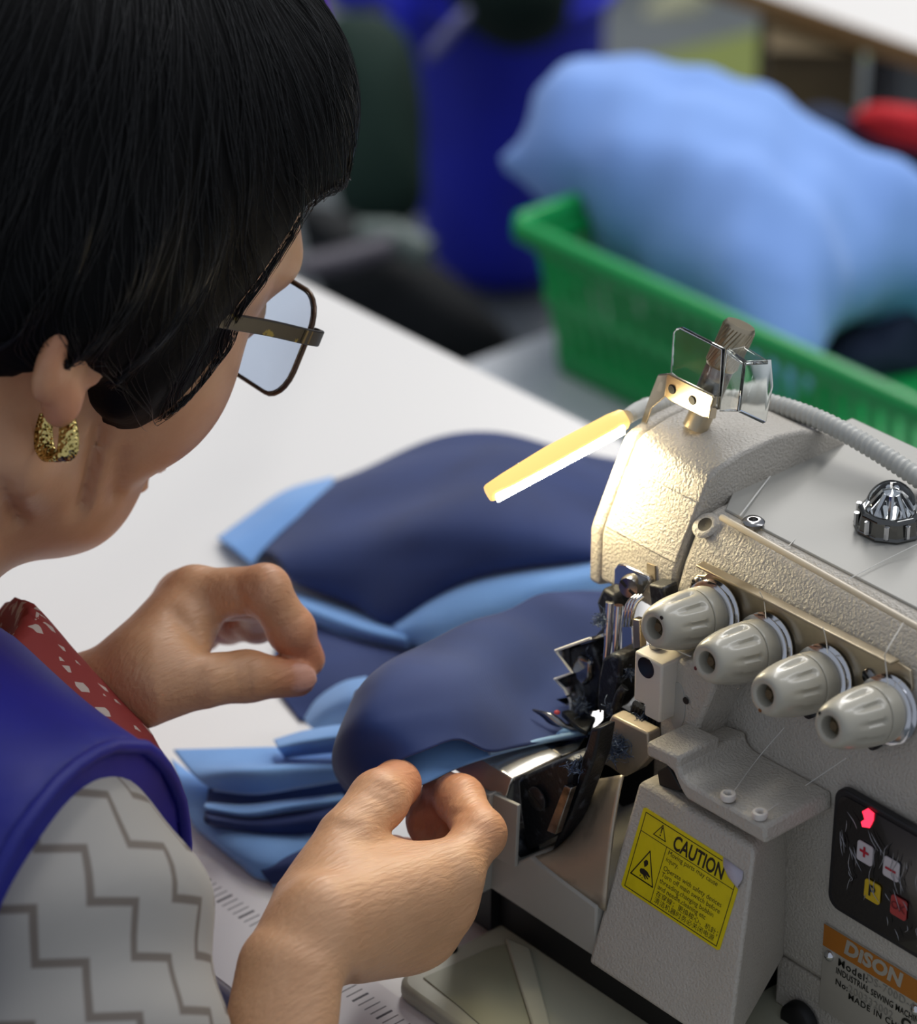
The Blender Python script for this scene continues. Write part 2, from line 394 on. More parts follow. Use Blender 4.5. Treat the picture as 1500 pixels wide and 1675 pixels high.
# carton standing under it
M['carton'] = mat('brown_carton', '#6a5a3c', .8, var=(12, '#5a4c33', .4, .7))
zc = -420.
ca, cb = A(1250, 205, d=2450), A(1400, 225, d=2450)
cx = thing('carton', (*((ca+cb)/2)[:2], FZ), 'brown carton standing under the far worktable', 'box')
h2 = A(1250, 60, d=2450)[2]
ex = (cb-ca)*[1, 1, 0]; en = np.array([-ex[1], ex[0], 0]); en = en/np.linalg.norm(en)*220
base = [ca*[1, 1, 0], ca*[1, 1, 0]+ex, ca*[1, 1, 0]+ex+en, ca*[1, 1, 0]+en]
slab('body', base, FZ, h2, M['carton'], cx, 2)
slab('flap', [base[0]-en*.02, base[1]-en*.02, base[1]+en*.5, base[0]+en*.5], h2, h2+3, M['carton'], cx, 1)
o = puff('cloth_bundle', [(1290, 190), (1340, 172), (1420, 205), (1530, 245), (1545, 340), (1440, 320), (1350, 270)], 2330, 60, mat('navy_cloth_pile', '#1f2a44', .9), amp=5, seed=12); tag(o, 'navy cloth pile behind the light blue bundle', 'cloth')
o = puff('cloth_bundle', [(1392, 195), (1420, 172), (1480, 176), (1540, 190), (1540, 245), (1480, 240), (1425, 222)], 2270, 35, mat('red_cloth', '#c8121f', .8), amp=4, seed=13); tag(o, 'bright red cloth lying on the navy pile', 'cloth')
# tape line painted on the floor and a cream sack
a = A(990, 158, z=FZ); b = A(1260, 88, z=FZ); e = (b-a)/np.linalg.norm(b-a); nn = np.array([-e[1], e[0], 0])*75
o = slab('floor_marking', [a-e*60-nn, b+e*900-nn, b+e*900+nn, a-e*60+nn], FZ, FZ+1, mat('yellow_green_line', '#7f8a45', .6), None, 0); o['kind'] = 'structure'; o.name = 'trim_1'
o = puff('cream_sack', [(985, 70), (1030, 30), (1090, -10), (1150, -30), (1165, 40), (1100, 78), (1040, 95)], 4300, 120, mat('cream_cloth', '#a9a98c', .85), amp=14, seed=14); tag(o, 'cream sack on the grey floor near the yellow line', 'sack')
o = puff('dark_bag', [(985, -30), (1040, -40), (1060, 10), (1030, 40), (990, 40)], 4500, 80, mat('dark_bag_cloth', '#22221c', .85), amp=8, seed=15); tag(o, 'small dark bag behind the cream sack', 'bag')
# ------------------------------------------------------------------ overlock machine
def px(y, *uv): return [A(u, v, y=y) for u, v in uv]
MC = thing('sewing_machine', (60, 40, TZ), 'beige four-thread industrial overlock sewing machine with caution sticker', 'sewing machine')
ENM, SMO = M['enamel'], M['enamel_smooth']
# --- casting behind the tension knobs: profile in y,z swept along x
XL, XR = 25., 235.
def sweep(prof, x0, x1): return MB().prism([(x0, y, z) for y, z in prof], (x1-x0, 0, 0))
TP = A(1180, 845, z=88); YT = 27.
body = sweep([(YT+3, 88), (YT-1, 87.2), (YT-5, 84), (16, 72), (13, 62), (9, 42), (5, 26), (5, -49), (120, -49), (120, 80), (112, 88)], XL, XR)
body.build('arm_casting', ENM, MC, bevel=3, seg=3)
MB().box((88, 5, TZ+6.4), (XR, 105, -48.8)).build('arm_foot', ENM, MC, bevel=1)
# smooth grey top cover of the arm
top = MB().prism([(30, YT+3.5, 87.6), (XR, YT+2.0, 87.6), (XR, 112, 87.6), (12, 112, 87.6), (12, 74, 87.6), (20, 46, 87.6)], (0, 0, 1.2))
top.build('top_cover', SMO, MC, bevel=.5)
# rim strip along the front edge of the top cover
a, b = A(1180, 846, z=89.2), A(1512, 1032, z=89.2)
MB().tube([a, b], 1.15, 8).build('cover_rim', mat('cream_rim', '#cfc2ab', .35), MC)
# screw recess at the rim's left end; dark disc paints the hole's shade
q = A(1154, 859, pl=((0, 20, 81.5), (0, -.78, .62)))
k = MB(); k.lathe([(2.6, .5), (4.2, .5), (4.9, -.2)], q, (0, -.6, .8), 24, cap=False); k.build('bolt_recess', ENM, MC); k = MB(); k.lathe([(.1, .15), (2.7, .45)], q, (0, -.6, .8), 20, cap=False); k.build('bolt_hole_disc', mat('bolt_hole_shade', '#2a241c', .6), MC, smooth=False)
q = A(1232, 858, z=89)
k = MB(); k.lathe([(.2, 0), (3.6, 0), (3.9, 1.2), (3.0, 2.0), (1.7, 2.0), (1.5, .8), (.2, .8)], q, (0, 0, 1), 20); k.build('thread_eyelet', M['steel'], MC)
# --- sewing head (left end of the arm)
HX0, HX1 = -11.5, 24.0
HP = [(14, 50), (14, 67.5), (15, 70.5), (27.5, 96), (29, 98.6), (32, 100.6), (44, 103), (60, 103.6), (74, 101.4), (90, 94), (104, 84), (112, 72), (112, 20), (60, 20), (40, 44)]
h = MB().prism([(HX0, y, z) for y, z in HP], (HX1-HX0, 0, 0)); h.build('needle_head', ENM, MC, bevel=1.4, seg=3, ang=25)
h = MB().prism([(HX0-6.2, y, z) for y, z in [(14.3, 47), (14.3, 67.5), (15.3, 70.3), (27.8, 95.6), (29.4, 98.2), (32, 100), (44, 102.4), (60, 103), (74, 100.8), (90, 93.4), (104, 83), (110, 70), (110, 20), (60, 20), (40, 40)]], (5.6, 0, 0))
h.build('side_cover', ENM, MC, bevel=1.6, seg=3, ang=25)
# raised facing on the sloped front of the head, with the seam near its top
fs = np.array([0, 25.5, 12.5]); fs = fs/np.linalg.norm(fs)
o = np.array([HX0+1.2, 15.2, 70.2])
def sl_pt(x, s): return np.array([x, 15.2+12.3*s-.25, 70.2+25.4*s])
k = MB(); k.prism([sl_pt(HX0+.9, .02), sl_pt(HX1-.6, .02), sl_pt(HX1-.6, .80), sl_pt(HX0+.9, .80)], (0, -.7, .35)); k.build('face_plate', ENM, MC, bevel=.5)
# lower right shoulder of the head meeting the casting
k = MB(); k.prism([(HX1-.5, 15, 50), (HX1+9, 16, 44), (HX1+12, 17, 70), (HX1+3, 17, 73)], (0, 18, 0)); k.build('head_shoulder', ENM, MC, bevel=1.2)
# slot plate on the head front
k = MB(); k.prism(px(13.4, (1058, 921), (1071, 926), (1072, 956), (1058, 952)), (0, 1, 0)); k.build('slot_plate', mat('slot_paint', '#8d8069', .5), MC)
# --- tension bracket
PN = np.array([0, -math.cos(math.radians(10)), math.sin(math.radians(10))]); PU = np.array([0, math.sin(math.radians(10)), math.cos(math.radians(10))])
P0 = np.array([40, 14.2, 70.]); PL = (P0, PN)
def pp_(u, v): return A(u, v, pl=PL)
br = thing('x', (0, 0, 0), 'x', 'x'); bpy.data.objects.remove(br)
pts = [pp_(*q) for q in ((1127, 962), (1131, 947), (1141, 940), (1152, 941), (1160, 936), (1150, 921), (1476, 1088), (1489, 1097), (1492, 1125), (1480, 1150), (1430, 1140), (1180, 1020), (1140, 985), (1130, 975))]
k = MB(); k.prism(pts, -PN*1.2); TB = k.build('tension_bracket', M['nickel'], MC, bevel=.3)
pa, pb, pc_ = pp_(1150, 921), pp_(1472, 1083), pp_(1487, 1095)
k = MB()
f0 = [pa, pb, pb+PN*5, pa+PN*5+np.array([1.5, 0, 0])]
k.prism(f0, PU*.9); k.build('bracket_flange', M['nickel'], TB, bevel=.3)
def screw(q, ax, r, par, m=None, nm='screw', slot=.6, h=1.3):
    k = MB(); ax = np.asarray(ax, float); ax /= np.linalg.norm(ax)
    k.lathe([(r*.98, 0), (r, h*.5), (r*.85, h*.9), (.15, h)], q, ax, 18)
    s = k.build(nm, m or M['steel'], par)
    t = np.cross(ax, [.4, .5, .8]); t /= np.linalg.norm(t); w = np.cross(ax, t)
    q = np.asarray(q, float)+ax*h*.92
    k = MB(); k.prism([q-t*r*.86-w*r*.13, q+t*r*.86-w*r*.13, q+t*r*.86+w*r*.13, q-t*r*.86+w*r*.13], ax*.25); k.build('slot', M['black'], s, smooth=False) if par.type == 'EMPTY' else None
    return s
screw(pp_(1144, 957), PN, 3.0, MC); screw(pp_(1423, 1106), PN, 2.7, MC)
# --- four tension knobs (turned, with pressed flutes)
AX = PN
def knob(u, v, i):
    t = A(u, v, y=-16.5); L = 29.
    o = t-AX*L
    # body of revolution with flutes cut as real dents
    prof = [(9.6, 4.0), (9.8, 5), (9.8, 9.5), (9.3, 10.0), (9.3, 10.4), (9.75, 10.8), (9.6, 14), (9.2, 18), (8.5, 22), (7.7, 25.2), (6.9, 27.4), (6.0, 28.6), (5.0, 29.0), (4.1, 28.8), (3.6, 28.2), (3.4, 24.5)]
    n = 72; u_ = np.array([1., 0, 0]); w = np.cross(AX, u_); V = []; F = []
    pr = catmull(np.array(prof), 60)
    for r, hh in pr:
        for kk in range(n):
            q = 2*math.pi*kk/n; rr = r
            if 12.5 < hh < 25 and r > 7:
                c = abs(((q*10/(2*math.pi)) % 1)-.5)*2       # 10 flutes
                d = max(0, 1-c/.34); e = min(1, (hh-12.5)/1.0)*min(1, max(0, (24.8-hh)/6.0))
                rr -= .95*min(1, d*2.2)*e
            V.append(o+AX*hh+rr*(math.cos(q)*u_+math.sin(q)*w))
    m_ = len(pr)
    for a_ in range(m_-1):
        for kk in range(n): F.append((a_*n+kk, a_*n+(kk+1) % n, (a_+1)*n+(kk+1) % n, (a_+1)*n+kk))
    kb = mesh('tension_knob', V, F, M['knob'], MC)
    k = MB(); k.lathe([(.1, 24.6), (3.5, 24.5)], o, AX, 24, cap=False); k.lathe([(.1, 27), (1.5, 27), (1.6, 24.5)], o, AX, 16, cap=False); k.build('bore', M['knobhole'], kb)
    k = MB(); ang = (1.1, 3.9, 4.6, 2.6)[i]; p = o+AX*28.75+5.4*(math.cos(ang)*u_+math.sin(ang)*w); k.lathe([(.1, .25), (.7, .25), (.75, 0)], p, AX, 12); k.build('index_dot', mat('index_dot_ink', ('#141210', '#5a1420', '#7a4a1c', '#141210')[i], .5), kb, smooth=False)
    k = MB()
    k.lathe([(7, 0), (11.2, .2), (11.4, .8), (9.6, 1.6), (9.4, 2.0), (11.0, 2.6), (11.2, 3.3), (9.5, 4.1)], o, AX, 36); k.build('tension_disc', M['chrome'], kb)
    if i >= 2:
        k = MB(); c = o+AX*1.2-PU*13-np.array([3, 0, 0]); k.tube([o+AX*.6-PU*9, c], 2.6, 8); k.lathe([(1.0, -.8), (2.4, -.8), (2.4, .8), (1.0, .8)], c, AX, 14); k.build('thread_guide', M['oily'], kb)
for i, (u, v) in enumerate([(1069, 1028), (1155, 1084), (1250, 1138), (1356, 1190)]): knob(u, v, i)
# --- fluted column and bracket block under the first knob
CY = -8.
k = MB(); k.prism(px(CY, (1083, 1075), (1160, 1090), (1168, 1128), (1143, 1186), (1141, 1236), (1076, 1212), (1082, 1130)), (0, 20, 0)); k.build('column', ENM, MC, bevel=1.4)
k = MB(); k.prism(px(CY-.4, *[(1107+21*math.cos(t)*.62+2*math.sin(t), 1155-38*math.sin(t)+8*math.cos(t)) for t in np.linspace(0, 6.283, 25)[:-1]]), (0, .6, 0)); k.build('oval_recess', SMO, MC, bevel=.2)
q = A(1122, 1146, y=CY-.6); k = MB(); k.lathe([(.1, .3), (1.2, .3), (1.3, 0)], q, (0, -1, 0), 12); k.build('pin_hole', M['black'], MC)
BY = -26.
blk = px(BY, (1058, 1214), (1110, 1240), (1108, 1262), (1112, 1282), (1125, 1297), (1252, 1366), (1258, 1352), (1128, 1284), (1121, 1272), (1120, 1262))
k = MB(); k.prism(px(BY, (1057, 1213), (1111, 1239), (1110, 1262), (1057, 1237)), (0, 19, 0)); k.build('guide_block', ENM, MC, bevel=1.2)
k = MB(); k.prism(px(BY, (1072, 1238), (1110, 1252), (1114, 1268), (1124, 1281), (1140, 1291), (1251, 1353), (1252, 1382), (1122, 1307), (1112, 1290), (1100, 1262)), (0, 31, 0)); k.build('eyelet_ledge', ENM, MC, bevel=1.2)
LZ = A(1250, 1353, y=BY)[2]
for u, v in ((1191, 1303), (1243, 1333)):
    q = A(u, v, z=LZ+1.2)
    k = MB(); k.lathe([(1.1, -1.5), (1.1, 1.0), (1.6, 1.5), (2.4, 1.3), (2.7, .5), (2.4, -.8)], q, (0, 0, 1), 20, cap=False); e = k.build('ceramic_eyelet', M['white'], MC)
    k = MB(); k.lathe([(.1, -.2), (1.15, -.2)], q, (0, 0, 1), 14, cap=False); k.build('eyelet_hole', M['black'], e)
# --- looper cover with the caution sticker: leans back, box with side
C0 = A(985, 1490, y=-40); XC = C0[0]; zc0 = C0[2]
yt = -25.; C1 = A(1045, 1275, y=yt)
ln = np.array([0, yt+40, C1[2]-zc0]); ln /= np.linalg.norm(ln); CN = np.array([0, -ln[2], ln[1]])
CPL = (np.array([XC, -40, zc0]), CN)
def cp(u, v): return A(u, v, pl=CPL)
def onC(x, s): return np.array([x, -40, zc0])+ln*s-np.array([0, 0, 0])
sb = (-49.-zc0)/ln[2]; st = (C1[2]-zc0)/ln[2]
xr_t, xr_b = cp(1236, 1392)[0], cp(1203, 1690)[0]
V = [onC(XC, -1.0), onC(xr_b, sb), onC(xr_t, st), onC(XC, st)]
fr = [onC(XC, sb), onC(xr_b, sb), onC(xr_t, st-1), onC(xr_t-2, st), onC(XC+2, st), onC(XC, st-1.5)]
bkp = [np.array([p[0]-(0 if i in (0, 4, 5) else .48*(6-p[1])), 6, p[2]]) for i, p in enumerate(fr)]
k = MB(); n_ = len(fr); k.add(fr+bkp, [tuple(range(n_)), tuple(range(2*n_-1, n_-1, -1))]+[((i+1) % n_, i, n_+i, n_+(i+1) % n_) for i in range(n_)]); LC = k.build('looper_cover', ENM, MC, bevel=1.6, seg=3)
# --- bed front strip, front drop plates, base pan
k = MB(); k.prism([(XC-.6, -42.2, -49), (XC-.6, -42.2, A(988, 1492, y=-42)[2]), (A(866, 1404, y=-42)[0], -42.2, A(866, 1404, y=-42)[2]+.5), (A(838, 1404, y=-42)[0], -42.2, A(838, 1412, y=-42)[2]), (-4, -42.2, -27), (-8, -42.2, -49)], (0, 60, 0)); k.build('bed_front', SMO, MC, bevel=.8)
k = MB(); k.prism(px(-44, (800, 1296), (847, 1318), (842, 1419), (802, 1399)), (0, 1.5, 0)); k.build('front_drop_plate', SMO, MC, bevel=.3)
k = MB(); k.prism(px(-46, (752, 1300), (800, 1300), (789, 1462), (748, 1450)), (0, 12, 0)); k.build('left_drop_plate', SMO, MC, bevel=.8)
k = MB(); k.prism([(-32, -40, -70), (-6, -40, -70), (-6, -40, -49), (-32, -40, -49)], (0, 150, 0)); k.build('underframe', M['black'], MC)
k = MB(); k.box((-20, -36, -68), (82, 115, -48)); k.build('rubber_mount', M['black'], MC)
# pale cast base pan on the table with a sunken tray
pan = [A(640, 1600, z=TZ+6), A(655, 1575, z=TZ+6), A(700, 1540, z=TZ+6), A(780, 1480, z=TZ+6)]
xa, ya = A(640, 1603, z=TZ+6)[:2]; xb, yb = A(735, 1672, z=TZ+6)[:2]
k = MB(); k.prism([(x, y, TZ) for x, y in rrect((xa+240)/2, (ya+110)/2, 240-xa, 110-ya, 8)], (0, 0, 6.5)); PAN = k.build('base_pan', M['enamel_base'], MC, bevel=2.2, seg=3)
q1 = [A(692, 1600, z=TZ+6.6), A(800, 1552, z=TZ+6.6), A(828, 1545, z=TZ+6.6), A(905, 1700, z=TZ+6.6), A(800, 1690, z=TZ+6.6), A(752, 1648, z=TZ+6.6)]
k = MB(); k.prism(q1, (0, 0, .35)); k.build('tray_floor', mat('olive_tray_paint', '#9a9a80', .5), PAN, bevel=.2)
k = MB(); k.prism([A(826, 1540, z=TZ+6.6), A(868, 1558, z=TZ+6.6), A(905, 1700, z=TZ+6.6), A(872, 1690, z=TZ+6.6)], (0, 0, 2.2)); k.build('tray_rib', M['enamel_base'], PAN, bevel=.8)
k = MB(); q = A(737, 1553, z=TZ+6.5); k.lathe([(2.6, 0), (2.6, .6), (1.6, 1.6), (.1, 1.9)], q, (0, 0, 1), 18); k.build('pan_screw', mat('black_screw', '#1a1c20', .25, .6), PAN)
# --- cloth plate
ZL = 0.
c = [A(786, 1243, z=0), A(840, 1272, z=0), A(918, 1236, z=0), A(890, 1216, z=0)]
yF = c[1][1]; xR_ = c[1][0]
k = MB(); k.prism([(-34, yF, 0), (xR_, yF, 0), (c[2][0], c[2][1], 0), (c[3][0], c[3][1], 0), (-34, c[3][1], 0)], (0, 0, -1.6)); CP = k.build('cloth_plate', M['plate'], MC, bevel=.5)
k = MB(); k.prism([(-34, yF-.2, 0), (xR_, yF-.2, 0), (xR_, yF-2.4, -2), (xR_-1.0, yF-3.0, -9), (-34, yF-3, -9), (-34, yF-2.4, -2)], (0, 1.4, -.3)); k.build('plate_lip', M['plate'], CP, bevel=.5)
k = MB(); k.prism([c[3]+[0, 0, -.1], A(919, 1236, z=-.1), A(945, 1226, z=-.1), A(957, 1207, z=-.1), A(985, 1180, z=-.1), (-12, 30, -.1), (-34, 30, -.1), (-34, c[3][1]+.2, -.1)], (0, 0, -2.2)); k.build('throat_plate', M['steel'], MC, bevel=.3)
k = MB(); k.box((-32, -20, -48), (-4, 85, -2.4)); k.box((-4, 20, -48), (XC, 85, -3)); k.build('bed_casting', M['oily'], MC, bevel=1)
# --- open looper and knife compartment
k = MB(); k.box((0, -28, -46), (XC-2, 22, -44.5)); k.box((-4, 10, -46), (XC+6, 12, 8)); k.build('compartment_wall', M['black'], MC)
k = MB(); k.prism(px(-36, (846, 1276), (858, 1268), (925, 1240), (938, 1250), (930, 1290), (905, 1370), (862, 1392), (850, 1330)), (0, 14, 0)); k.build('knife_holder', M['oily'], MC, bevel=1.2)
q = A(880, 1306, y=-37); screw(q, (0, -1, 0), 4.4, MC, M['oily'], nm='clamp_screw')
k = MB(); k.prism(px(-38, (922, 1285), (934, 1290), (909, 1366), (893, 1360)), (0, 3, 0)); k.build('lower_knife', M['steel'], MC, bevel=.4)
k = MB(); k.prism(px(-33, (966, 1192), (980, 1192), (972, 1240), (938, 1330), (908, 1398), (902, 1392), (934, 1300)), (0, 8, 0)); k.build('knife_arm', M['oily'], MC, bevel=1)
k = MB(); q = A(865, 1378, y=-30); k.lathe([(.1, 8), (4.5, 8), (5.4, 6), (5.4, 0)], q, (0, -1, 0), 18); k.build('drain_plug', M['oily'], MC)
# curved guard sheet between the knife and the cover
ctl = []
for (ua, va), (ub, vb), ya_, yb_ in (((962, 1278), (1019, 1268), -16, -24), ((960, 1300), (1012, 1300), -20, -28), ((942, 1350), (1004, 1350), -26, -32), ((912, 1388), (997, 1410), -34, -37), ((866, 1405), (990, 1490), -41.5, -40.5)):
    ctl.append([A(ua*(1-f)+ub*f, va*(1-f)+vb*f, y=ya_*(1-f)+yb_*f) for f in (0, .33, .66, 1)])
k = MB(); k.grid(surf(ctl, 20, 14)); k.build('chip_guard', M['sheet'], MC, solid=1.0)
k = MB(); k.prism(px(-14, (1000, 1170), (1060, 1200), (1062, 1240), (1040, 1262), (1020, 1272), (998, 1256), (965, 1240)), (0, 6, 0)); k.build('inner_guard', M['sheet'], MC, bevel=.8)
k = MB(); k.prism(px(-22, (1074, 1262), (1092, 1252), (1115, 1292), (1112, 1296), (1078, 1286)), (0, 10, 0)); k.build('finger_notch', M['black'], MC, bevel=.6)
# --- presser foot, needle clamp and the parts around the needle
k = MB(); k.prism(px(11.5, (1004, 930), (1010, 923), (1020, 923), (1060, 944), (1063, 952), (1040, 985), (1015, 990), (1003, 972)), (0, 2, 0)); k.build('thread_guard', M['chrome'], MC, bevel=.5)
q = A(1036, 956, y=10.5); screw(q, (0.3, -1, .1), 4.2, MC, M['steel'], nm='guard_screw', h=4)
k = MB(); k.prism(px(6, (1060, 955), (1085, 962), (1087, 985), (1078, 1000), (1064, 992)), (0, 7, 0)); k.build('needle_clamp', M['oily'], MC, bevel=.8)
for dx in (0, 5.2, 10.4):
    pts_ = [A(1042+dx, 974, y=5), A(1030+dx, 985, y=3), A(1024+dx, 1002, y=2), A(1021+dx, 1022, y=3)]
    k = MB(); k.tube(catmull(pts_, 12), 1.0, 8); k.build('thread_hook', M['chrome'], MC)
k = MB(); k.prism(px(4, (1016, 1018), (1034, 1026), (1038, 1085), (1016, 1080)), (0, 4, 0)); k.build('needle_bar_guide', M['chrome'], MC, bevel=.5)
k = MB(); k.prism(px(0, (1034, 1012), (1046, 1015), (1048, 1060), (1036, 1062)), (0, 3, 0)); k.build('take_up_lever', M['nickel'], MC, bevel=.4)
for ii, (u0, v0) in enumerate(((994, 1015), (1008, 1020))):
    k = MB(); k.tube([A(u0+4, v0-30, y=6), A(u0, v0+40, y=4), A(u0-12, v0+150, y=1)], [1.6, 1.4, .45], 10); k.build('needle', M['chrome'], MC)
# dark linkage with lint behind the foot
k = MB(); k.prism(px(8, (975, 985), (985, 962), (1004, 975), (1012, 1000), (1004, 1030), (980, 1060), (960, 1075), (955, 1060), (985, 1025)), (0, 8, 0)); k.build('foot_lifter', M['oily'], MC, bevel=1.2)
k = MB(); k.prism(px(-3, (985, 1078), (1000, 1068), (1016, 1076), (1014, 1112), (1006, 1155), (995, 1168), (975, 1160), (978, 1110)), (0, 10, 0)); k.build('knife_block', M['oily'], MC, bevel=1.2)
k = MB(); k.tube(catmull([A(1022, 1124, y=-5), A(1014, 1135, y=-6), A(1005, 1165, y=-6)], 6), 1.6, 8); k.build('wire_guide', M['oily'], MC)
k = MB(); k.prism(px(0, (935, 1085), (944, 1073), (965, 1083), (964, 1110), (952, 1125), (940, 1110)), (0, 8, 0)); k.build('pivot_stud', M['steel'], MC, bevel=1.2)
# zig-zag folded edge of the presser foot arm; whitish tube paints its glint
zz = [(968, 1044), (911, 1064), (938, 1100), (910, 1111), (925, 1126), (935, 1145), (936, 1166), (930, 1178)]
k = MB(); P_ = [A(u, v, y=-2) for u, v in zz]
k2 = []
for p in P_: k2.append([p, p+np.array([2, 9, 0])])
k.grid(np.array(k2)); FA = k.build('foot_arm', M['chrome'], MC, solid=1.0, smooth=False)
k = MB(); k.tube([p+np.array([0, -.6, .2]) for p in P_], .55, 6); k.build('edge_glint', mat('painted_glint', '#e4e4e0', .3, .0), FA)
k = MB(); k.prism(px(2, (915, 1068), (966, 1052), (985, 1100), (975, 1165), (938, 1165), (934, 1130), (920, 1112), (938, 1102)), (0, 6, 0)); k.build('foot_shank', M['oily'], MC, bevel=1)
zz = [(927, 1139), (910, 1144), (925, 1153)]
k = MB(); k.grid(np.array([[A(u, v, y=-4), A(u, v, y=-4)+np.array([1, 4, 0])] for u, v in zz])); k.build('spring_clip', M['chrome'], MC, solid=.7, smooth=False)
def strip(pts, w, t, nm, m, par=MC):
    k = MB(); G = [[np.asarray(p, float)-w/2, np.asarray(p, float)+w/2] for p in catmull(pts, 14)]
    k.grid(np.array(G)); return k.build(nm, m, par, solid=t)
strip([A(886, 1164, z=9), A(900, 1173, z=7.5), A(912, 1184, z=5.5), A(930, 1190, z=4.5), A(950, 1190, z=4.5)], np.array([6, 3, 0]), 1.2, 'foot_toe', M['steel'])
k = MB(); k.prism([A(u, v, z=7.5) for u, v in ((918, 1163), (930, 1160), (975, 1172), (966, 1187), (960, 1196), (945, 1188))], (0, 0, -2.2)); k.build('presser_sole', M['oily'], MC, bevel=.4)
k = MB(); q = A(911, 1166, z=9); k.lathe([(.1, 1), (.9, .6), (1.1, 0), (.1, -.8)], q, (0, 0, 1), 10); k.build('red_mark', mat('red_mark_paint', '#a83a44', .5), MC)
# lint caught in the works
rng = np.random.default_rng(3)
def lint(cen, r, n, nm='lint'):
    k = MB()
    for _ in range(n):
        c = np.asarray(cen)+rng.normal(0, r*.42, 3); d = rng.normal(0, 1, 3); d /= np.linalg.norm(d); e = rng.normal(0, 1, 3)
        L = r*rng.uniform(.3, .8)
        k.tube(catmull([c-d*L, c+e*L*.3, c+d*L], 5), rng.uniform(.06, .2), 3)
    o = k.build(nm, M['lint'], MC); o['kind'] = 'stuff'; return o
for u, v, y, r, n in ((1008, 1222, -16, 5, 160), (950, 1155, -4, 3, 80), (972, 1070, 4, 3, 80), (985, 1012, 4, 3, 60), (940, 1255, -36, 3, 50), (1002, 1160, -6, 2.5, 60), (1050, 1178, -8, 3, 70), (1026, 1100, 0, 2.5, 50)):
    lint(A(u, v, y=y), r, n)
# cables of dark thread waste below the white box
k = MB()
for i in range(9):
    a0 = A(1040+i*5, 1150+i*3, y=-7); k.tube(catmull([a0, a0+[-3, 2, -8], a0+[2*math.sin(i), 4, -16]], 6), 1.1, 6)
k.build('thread_waste', M['oily'], MC)
# white translucent oil box
BX = -15.
k = MB(); k.prism(px(BX, (1038, 1064), (1083, 1090), (1079, 1184), (1053, 1170), (1054, 1153), (1036, 1144)), (0, 16, 0)); OB = k.build('silicone_oil_box', M['silicone'], MC, bevel=.8)
k = MB(); q = A(1057, 1092, y=BX); k.lathe([(.1, .25), (3.7, .25), (3.7, -1)], q+np.array([0, 0, 0]), (0, -1, 0), 24); k.build('sight_hole', mat('dark_oil', '#18120e', .12), OB, smooth=False)
k = MB(); k.lathe([(2.4, 0), (2.4, 6), (1.6, 6.5)], A(1073, 1078, y=-8), (0, 0, 1), 14); k.build('box_stud', M['steel'], MC)
# --- oil sight dome on the top cover
q = A(1455, 862, z=89); jo = thing('x', (0, 0, 0), 'x', 'x'); bpy.data.objects.remove(jo)
k = MB(); n = 10
k.lathe([(11.4, -.2), (12.0, .2), (12.0, 1.0), (11.4, 1.2), (10.8, 6.4), (9.6, 7.4), (8.2, 7.4), (8.2, 2)], q, (0, 0, 1), 10, cap=True); OS = k.build('oil_sight_collar', mat('smoked_chrome', '#6d6d6b', .12, 1.), MC, smooth=False, bevel=.35)
k = MB(); k.lathe([(8.6, 5.5)]+[(8.6*math.cos(t), 7+9.6*math.sin(t)) for t in np.linspace(0, 1.54, 10)], q, (0, 0, 1), 28); k.build('sight_dome', M['clear'], OS)
k = MB()
for i in range(7):
    t = i*.9; k.tube([q+[2*math.cos(t), 2*math.sin(t), 12], q+[5.5*math.cos(t), 5.5*math.sin(t), 5]], .8, 6)
k.lathe([(.1, 13), (2.2, 12), (1.0, 8)], q, (0, 0, 1), 12); k.build('oil_jet', M['chrome'], OS)
for i in range(10):
    t = (i+.5)*.6283; p = q+np.array([11.3*math.cos(t), 11.3*math.sin(t), 1.5]); MB().tube([p, p+[0, 0, 4.5]], .9, 6).build('grip_rib', M['chrome'], OS)
# --- pressure screw, bracket and eye shield above the head
HT = 103.
b0 = A(1137, 700, z=103); b1 = A(1212, 530, y=b0[1]+14); ax = b1-b0; ax /= np.linalg.norm(ax); LN = np.linalg.norm(b1-b0)
k = MB(); k.lathe([(4.4, 0), (4.4, 9.5), (3.6, 10)], b0, ax, 24); k.build('pressure_bush', M['nickel'], MC)
k = MB(); k.lathe([(3.2, 8), (3.2, LN-16)], b0, ax, 16); k.build('pressure_screw', M['steel'], MC)
k = MB(); k.lathe([(5.0, 12), (5.0, 24), (4.4, 25)], b0, ax, 20); k.build('lock_nut', M['steel'], MC)
KN = MB(); KN.lathe([(5.2, LN-16), (5.6, LN-15), (5.6, LN-1), (5.0, LN)], b0, ax, 28); PK = KN.build('pressure_knob', M['nickel'], MC)
u_ = np.cross(ax, [1, 0, 0]); u_ /= np.linalg.norm(u_); w_ = np.cross(ax, u_); k = MB()
for i in range(26):
    for sgn in (1,):
        P_ = [b0+ax*(LN-15+13.5*f)+5.65*(math.cos(i*.2417+sgn*f*.9)*u_+math.sin(i*.2417+sgn*f*.9)*w_) for f in np.linspace(0, 1, 5)]
        k.tube(P_, .24, 4, cap=False)
k.build('knurling', M['nickel'], PK)
SY = b0[1]-7.
k = MB(); k.prism(px(SY, (1090, 612), (1093, 611), (1163, 646), (1167, 652), (1158, 684), (1150, 683), (1094, 655), (1086, 648)), (0, 1.2, 0)); SB = k.build('shield_bracket', M['nickel'], MC, bevel=.4)
k = MB(); k.prism([A(1091, 612, y=SY), A(1076, 614, y=SY+4), A(1058, 660, y=SY+1), A(1045, 702, y=SY-1), A(1053, 706, y=SY-1), A(1066, 668, y=SY), A(1088, 650, y=SY)], (-.5, 1.2, 0)); k.build('bracket_arm', M['nickel'], SB, bevel=.3)
